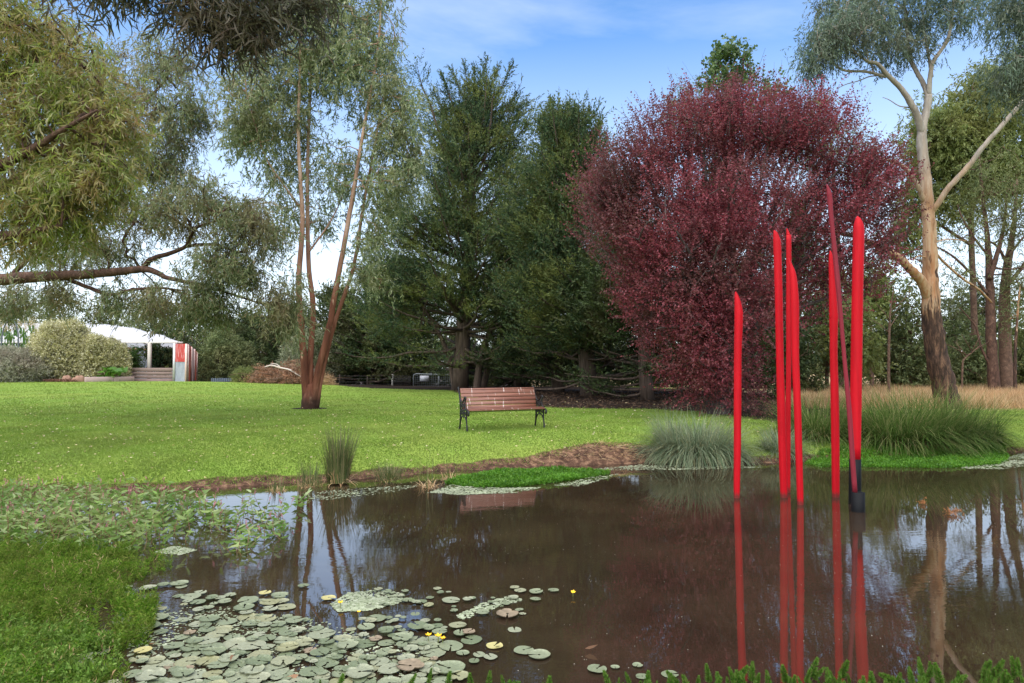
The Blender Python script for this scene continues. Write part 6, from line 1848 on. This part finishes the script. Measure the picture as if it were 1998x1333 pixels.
# floating brown leaves and the two rusty tufts
M_bleaf = leaf_mat('floating_brown_leaf', [(.30, .14, .07), (.42, .24, .14)], None, .1, .6)
for (px, py, lab) in [(1142, 1273, 'curled brown leaf floating alone right of the pads'), (305, 1262, 'narrow brown leaf on the pads at the left'), (582, 1325, 'brown leaf on the raft near the bottom edge'), (450, 1298, 'small orange leaf on the left of the raft')]:
    c = onplane(px, py, 0) + [0, 0, .022]
    V, Q = leaf_long(c[None], rng.normal(size=(1, 3)) * [1, .6, .10], .075, .028)
    tag(MB().add(V, Q).obj('floating_leaf', M_bleaf, None, c), lab, 'leaf', 'brown leaves floating on the pond')
M_tuft = leaf_mat('rusty_tuft', [(.28, .11, .035), (.42, .19, .07)], None, .2, .8)
for (px, py, n, r, lab) in [(1800, 984, 26, .035, 'smaller rusty brown tuft in the water'), (1858, 1004, 70, .06, 'larger rusty brown tuft in the water before the leaning gum')]:
    c = onplane(px, py, 0)
    p = c + rng.normal(size=(n, 3)) * [r, r * .7, .018] + [0, 0, .02]
    V, Q = sprays(p, rng.normal(size=(n, 3)) + [0, 0, .4], 7, .04, .016, .007, .6)
    tag(MB().add(V, Q).obj('rusty_tuft', M_tuft, None, c), lab, 'water weed')

# ================================================================== GRASS
L_lawn = leaf_mat('lawn_blades', [(.145, .23, .028), (.178, .275, .036), (.218, .31, .048), (.28, .34, .085)], (.265, .29, .07), .4, .5, .35, .25, .5)
n = 640000
dd = 1 / rng.uniform(1 / 38.0, 1 / 8.2, n)
xx = rng.uniform(-1.02, 1.02, n) * dd
s = shore_dist(xx, dd)
bk_ = np.exp(-((xx - 1.75) / 1.15) ** 2)
ok = (s > .10 + .38 * bk_ + .10 * wob(xx, dd, 3) + rng.normal(size=n) * .07) & (rng.uniform(size=n) > soft_poly(xx, dd, MULCH_SHADE, .5) * 1.05) & (rng.uniform(size=n) > soft_poly(xx, dd, DRY, .8)) & (np.hypot(xx - gum_base[0], dd - gum_base[1]) > .5)
xx, dd = xx[ok], dd[ok]; n = len(xx)
pos = np.stack([xx, dd, height(xx, dd) - .004], 1)
d = rng.normal(size=(n, 3)) * .5; d[:, 2] = 1
h_ = rng.uniform(.018, .038, n) * (1 + .25 * wob(xx, dd, 1.1))
dirn = unit(d)
sd = unit(np.cross(dirn, rand_dir(n))) * (.0016 + .0006 * dd)[:, None]
V = np.stack([pos - sd, pos + sd, pos + dirn * h_[:, None]], 1).reshape(-1, 3)
me = MB(); me.add(V, None, np.arange(n * 3).reshape(-1, 3))
tag(me.obj('grass', L_lawn, None, (0, 12, .4)), 'short mown lawn grass on the far bank', 'grass', None, 'stuff')
# fallen leaves on the lawn
n = 2000
dd = 1 / rng.uniform(1 / 26.0, 1 / 8.6, n); xx = rng.uniform(-.86, .7, n) * dd
ok = shore_dist(xx, dd) > .12
xx, dd = xx[ok], dd[ok]; n = len(xx)
pos = np.stack([xx, dd, height(xx, dd) + .03], 1)
V, Q = leaf_geo(pos, rng.normal(size=(n, 3)) * [1, 1, .2], .034 + .0014 * dd, .012 + .0006 * dd)
tag(MB().add(V, Q).obj('leaf_litter', leaf_mat('fallen_leaves', [(.42, .36, .12), (.55, .42, .22), (.62, .52, .36)], None, .1, .7), None, (0, 12, .4)), 'small yellow fallen leaves scattered over the lawn', 'leaf litter', None, 'stuff')
# straw and dead grass on the eroded bank
n = 5200
xx = rng.normal(size=n) * 1.0 + 1.5; dd = rng.uniform(10.5, 13.0, n)
s = shore_dist(xx, dd); bk_ = np.exp(-((xx - 1.75) / 1.15) ** 2)
ok = (s > .08) & (s < .25 + .46 * bk_ + rng.normal(size=n) * .08) & (rng.uniform(size=n) < .25 + .75 * sstep(-.3, .9, xx))
xx, dd = xx[ok], dd[ok]; n = len(xx)
pos = np.stack([xx, dd, height(xx, dd)], 1)
V, Q = leaf_geo(pos, rng.normal(size=(n, 3)) * [1, .7, .28] + [.3, -.3, 0], rng.uniform(.05, .18, n), .006)
tag(MB().add(V, Q).obj('dead_grass', L_dry, None, (1, 11.4, .2)), 'straw coloured dead grass on the eroded bank', 'dead grass', None, 'stuff')
n = 2600
xx = rng.uniform(-8.5, -1.0, n); dd = rng.uniform(8, 11.4, n); s = shore_dist(xx, dd)
ok = (s > -.03) & (s < .18 + .1 * wob(xx, dd, 2)); xx, dd = xx[ok], dd[ok]; n = len(xx)
pos = np.stack([xx, dd, np.maximum(height(xx, dd), 0) + .005], 1)
V, Q = leaf_geo(pos, rng.normal(size=(n, 3)) * [1, .7, .5] + [0, 0, .25], rng.uniform(.04, .15, n), .006)
tag(MB().add(V, Q).obj('dead_grass', L_dry, None, (-4, 9.4, .05)), 'straw coloured dead grass along the left waterline', 'dead grass', None, 'stuff')
# litter and fallen twigs under the cypresses and the plum
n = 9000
lo, hi = MULCH_SHADE.min(0), np.array([11, 33])
q = rng.uniform(lo, hi, (n * 3, 2)); q = q[inside_poly(q[:, 0], q[:, 1], MULCH_SHADE)][:n]
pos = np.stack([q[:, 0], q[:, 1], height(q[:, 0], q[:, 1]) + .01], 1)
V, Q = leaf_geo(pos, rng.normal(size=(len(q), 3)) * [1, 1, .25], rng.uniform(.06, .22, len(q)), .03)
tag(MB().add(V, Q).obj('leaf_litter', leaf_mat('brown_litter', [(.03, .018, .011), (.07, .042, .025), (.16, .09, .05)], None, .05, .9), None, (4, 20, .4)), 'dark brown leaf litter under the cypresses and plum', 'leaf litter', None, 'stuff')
# bare dead twigs inside the shaded skirts
# tall dry grass on the right
n = 60000
dd = rng.uniform(19.6, 34, n); xx = rng.uniform(.40, .80, n) * dd
ok = (rng.uniform(size=n) < soft_poly(xx, dd, DRY, .6)) & (wob(xx, dd, .9) + rng.normal(size=n) * .4 > -.7)
xx, dd = xx[ok], dd[ok]
pz = height(xx, dd)
pos = np.stack([xx, dd, pz], 1)
def bf(n_): return pos, rng.normal(size=(n_, 2))
V, Q = blades(len(xx), bf, .50, .012, .9, 3, out=.6)
tag(MB().add(V, Q).obj('dry_grass', L_dry, None, (15, 25, .4)), 'tall straw coloured dry grass beyond the lawn on the right', 'dry grass', None, 'stuff')
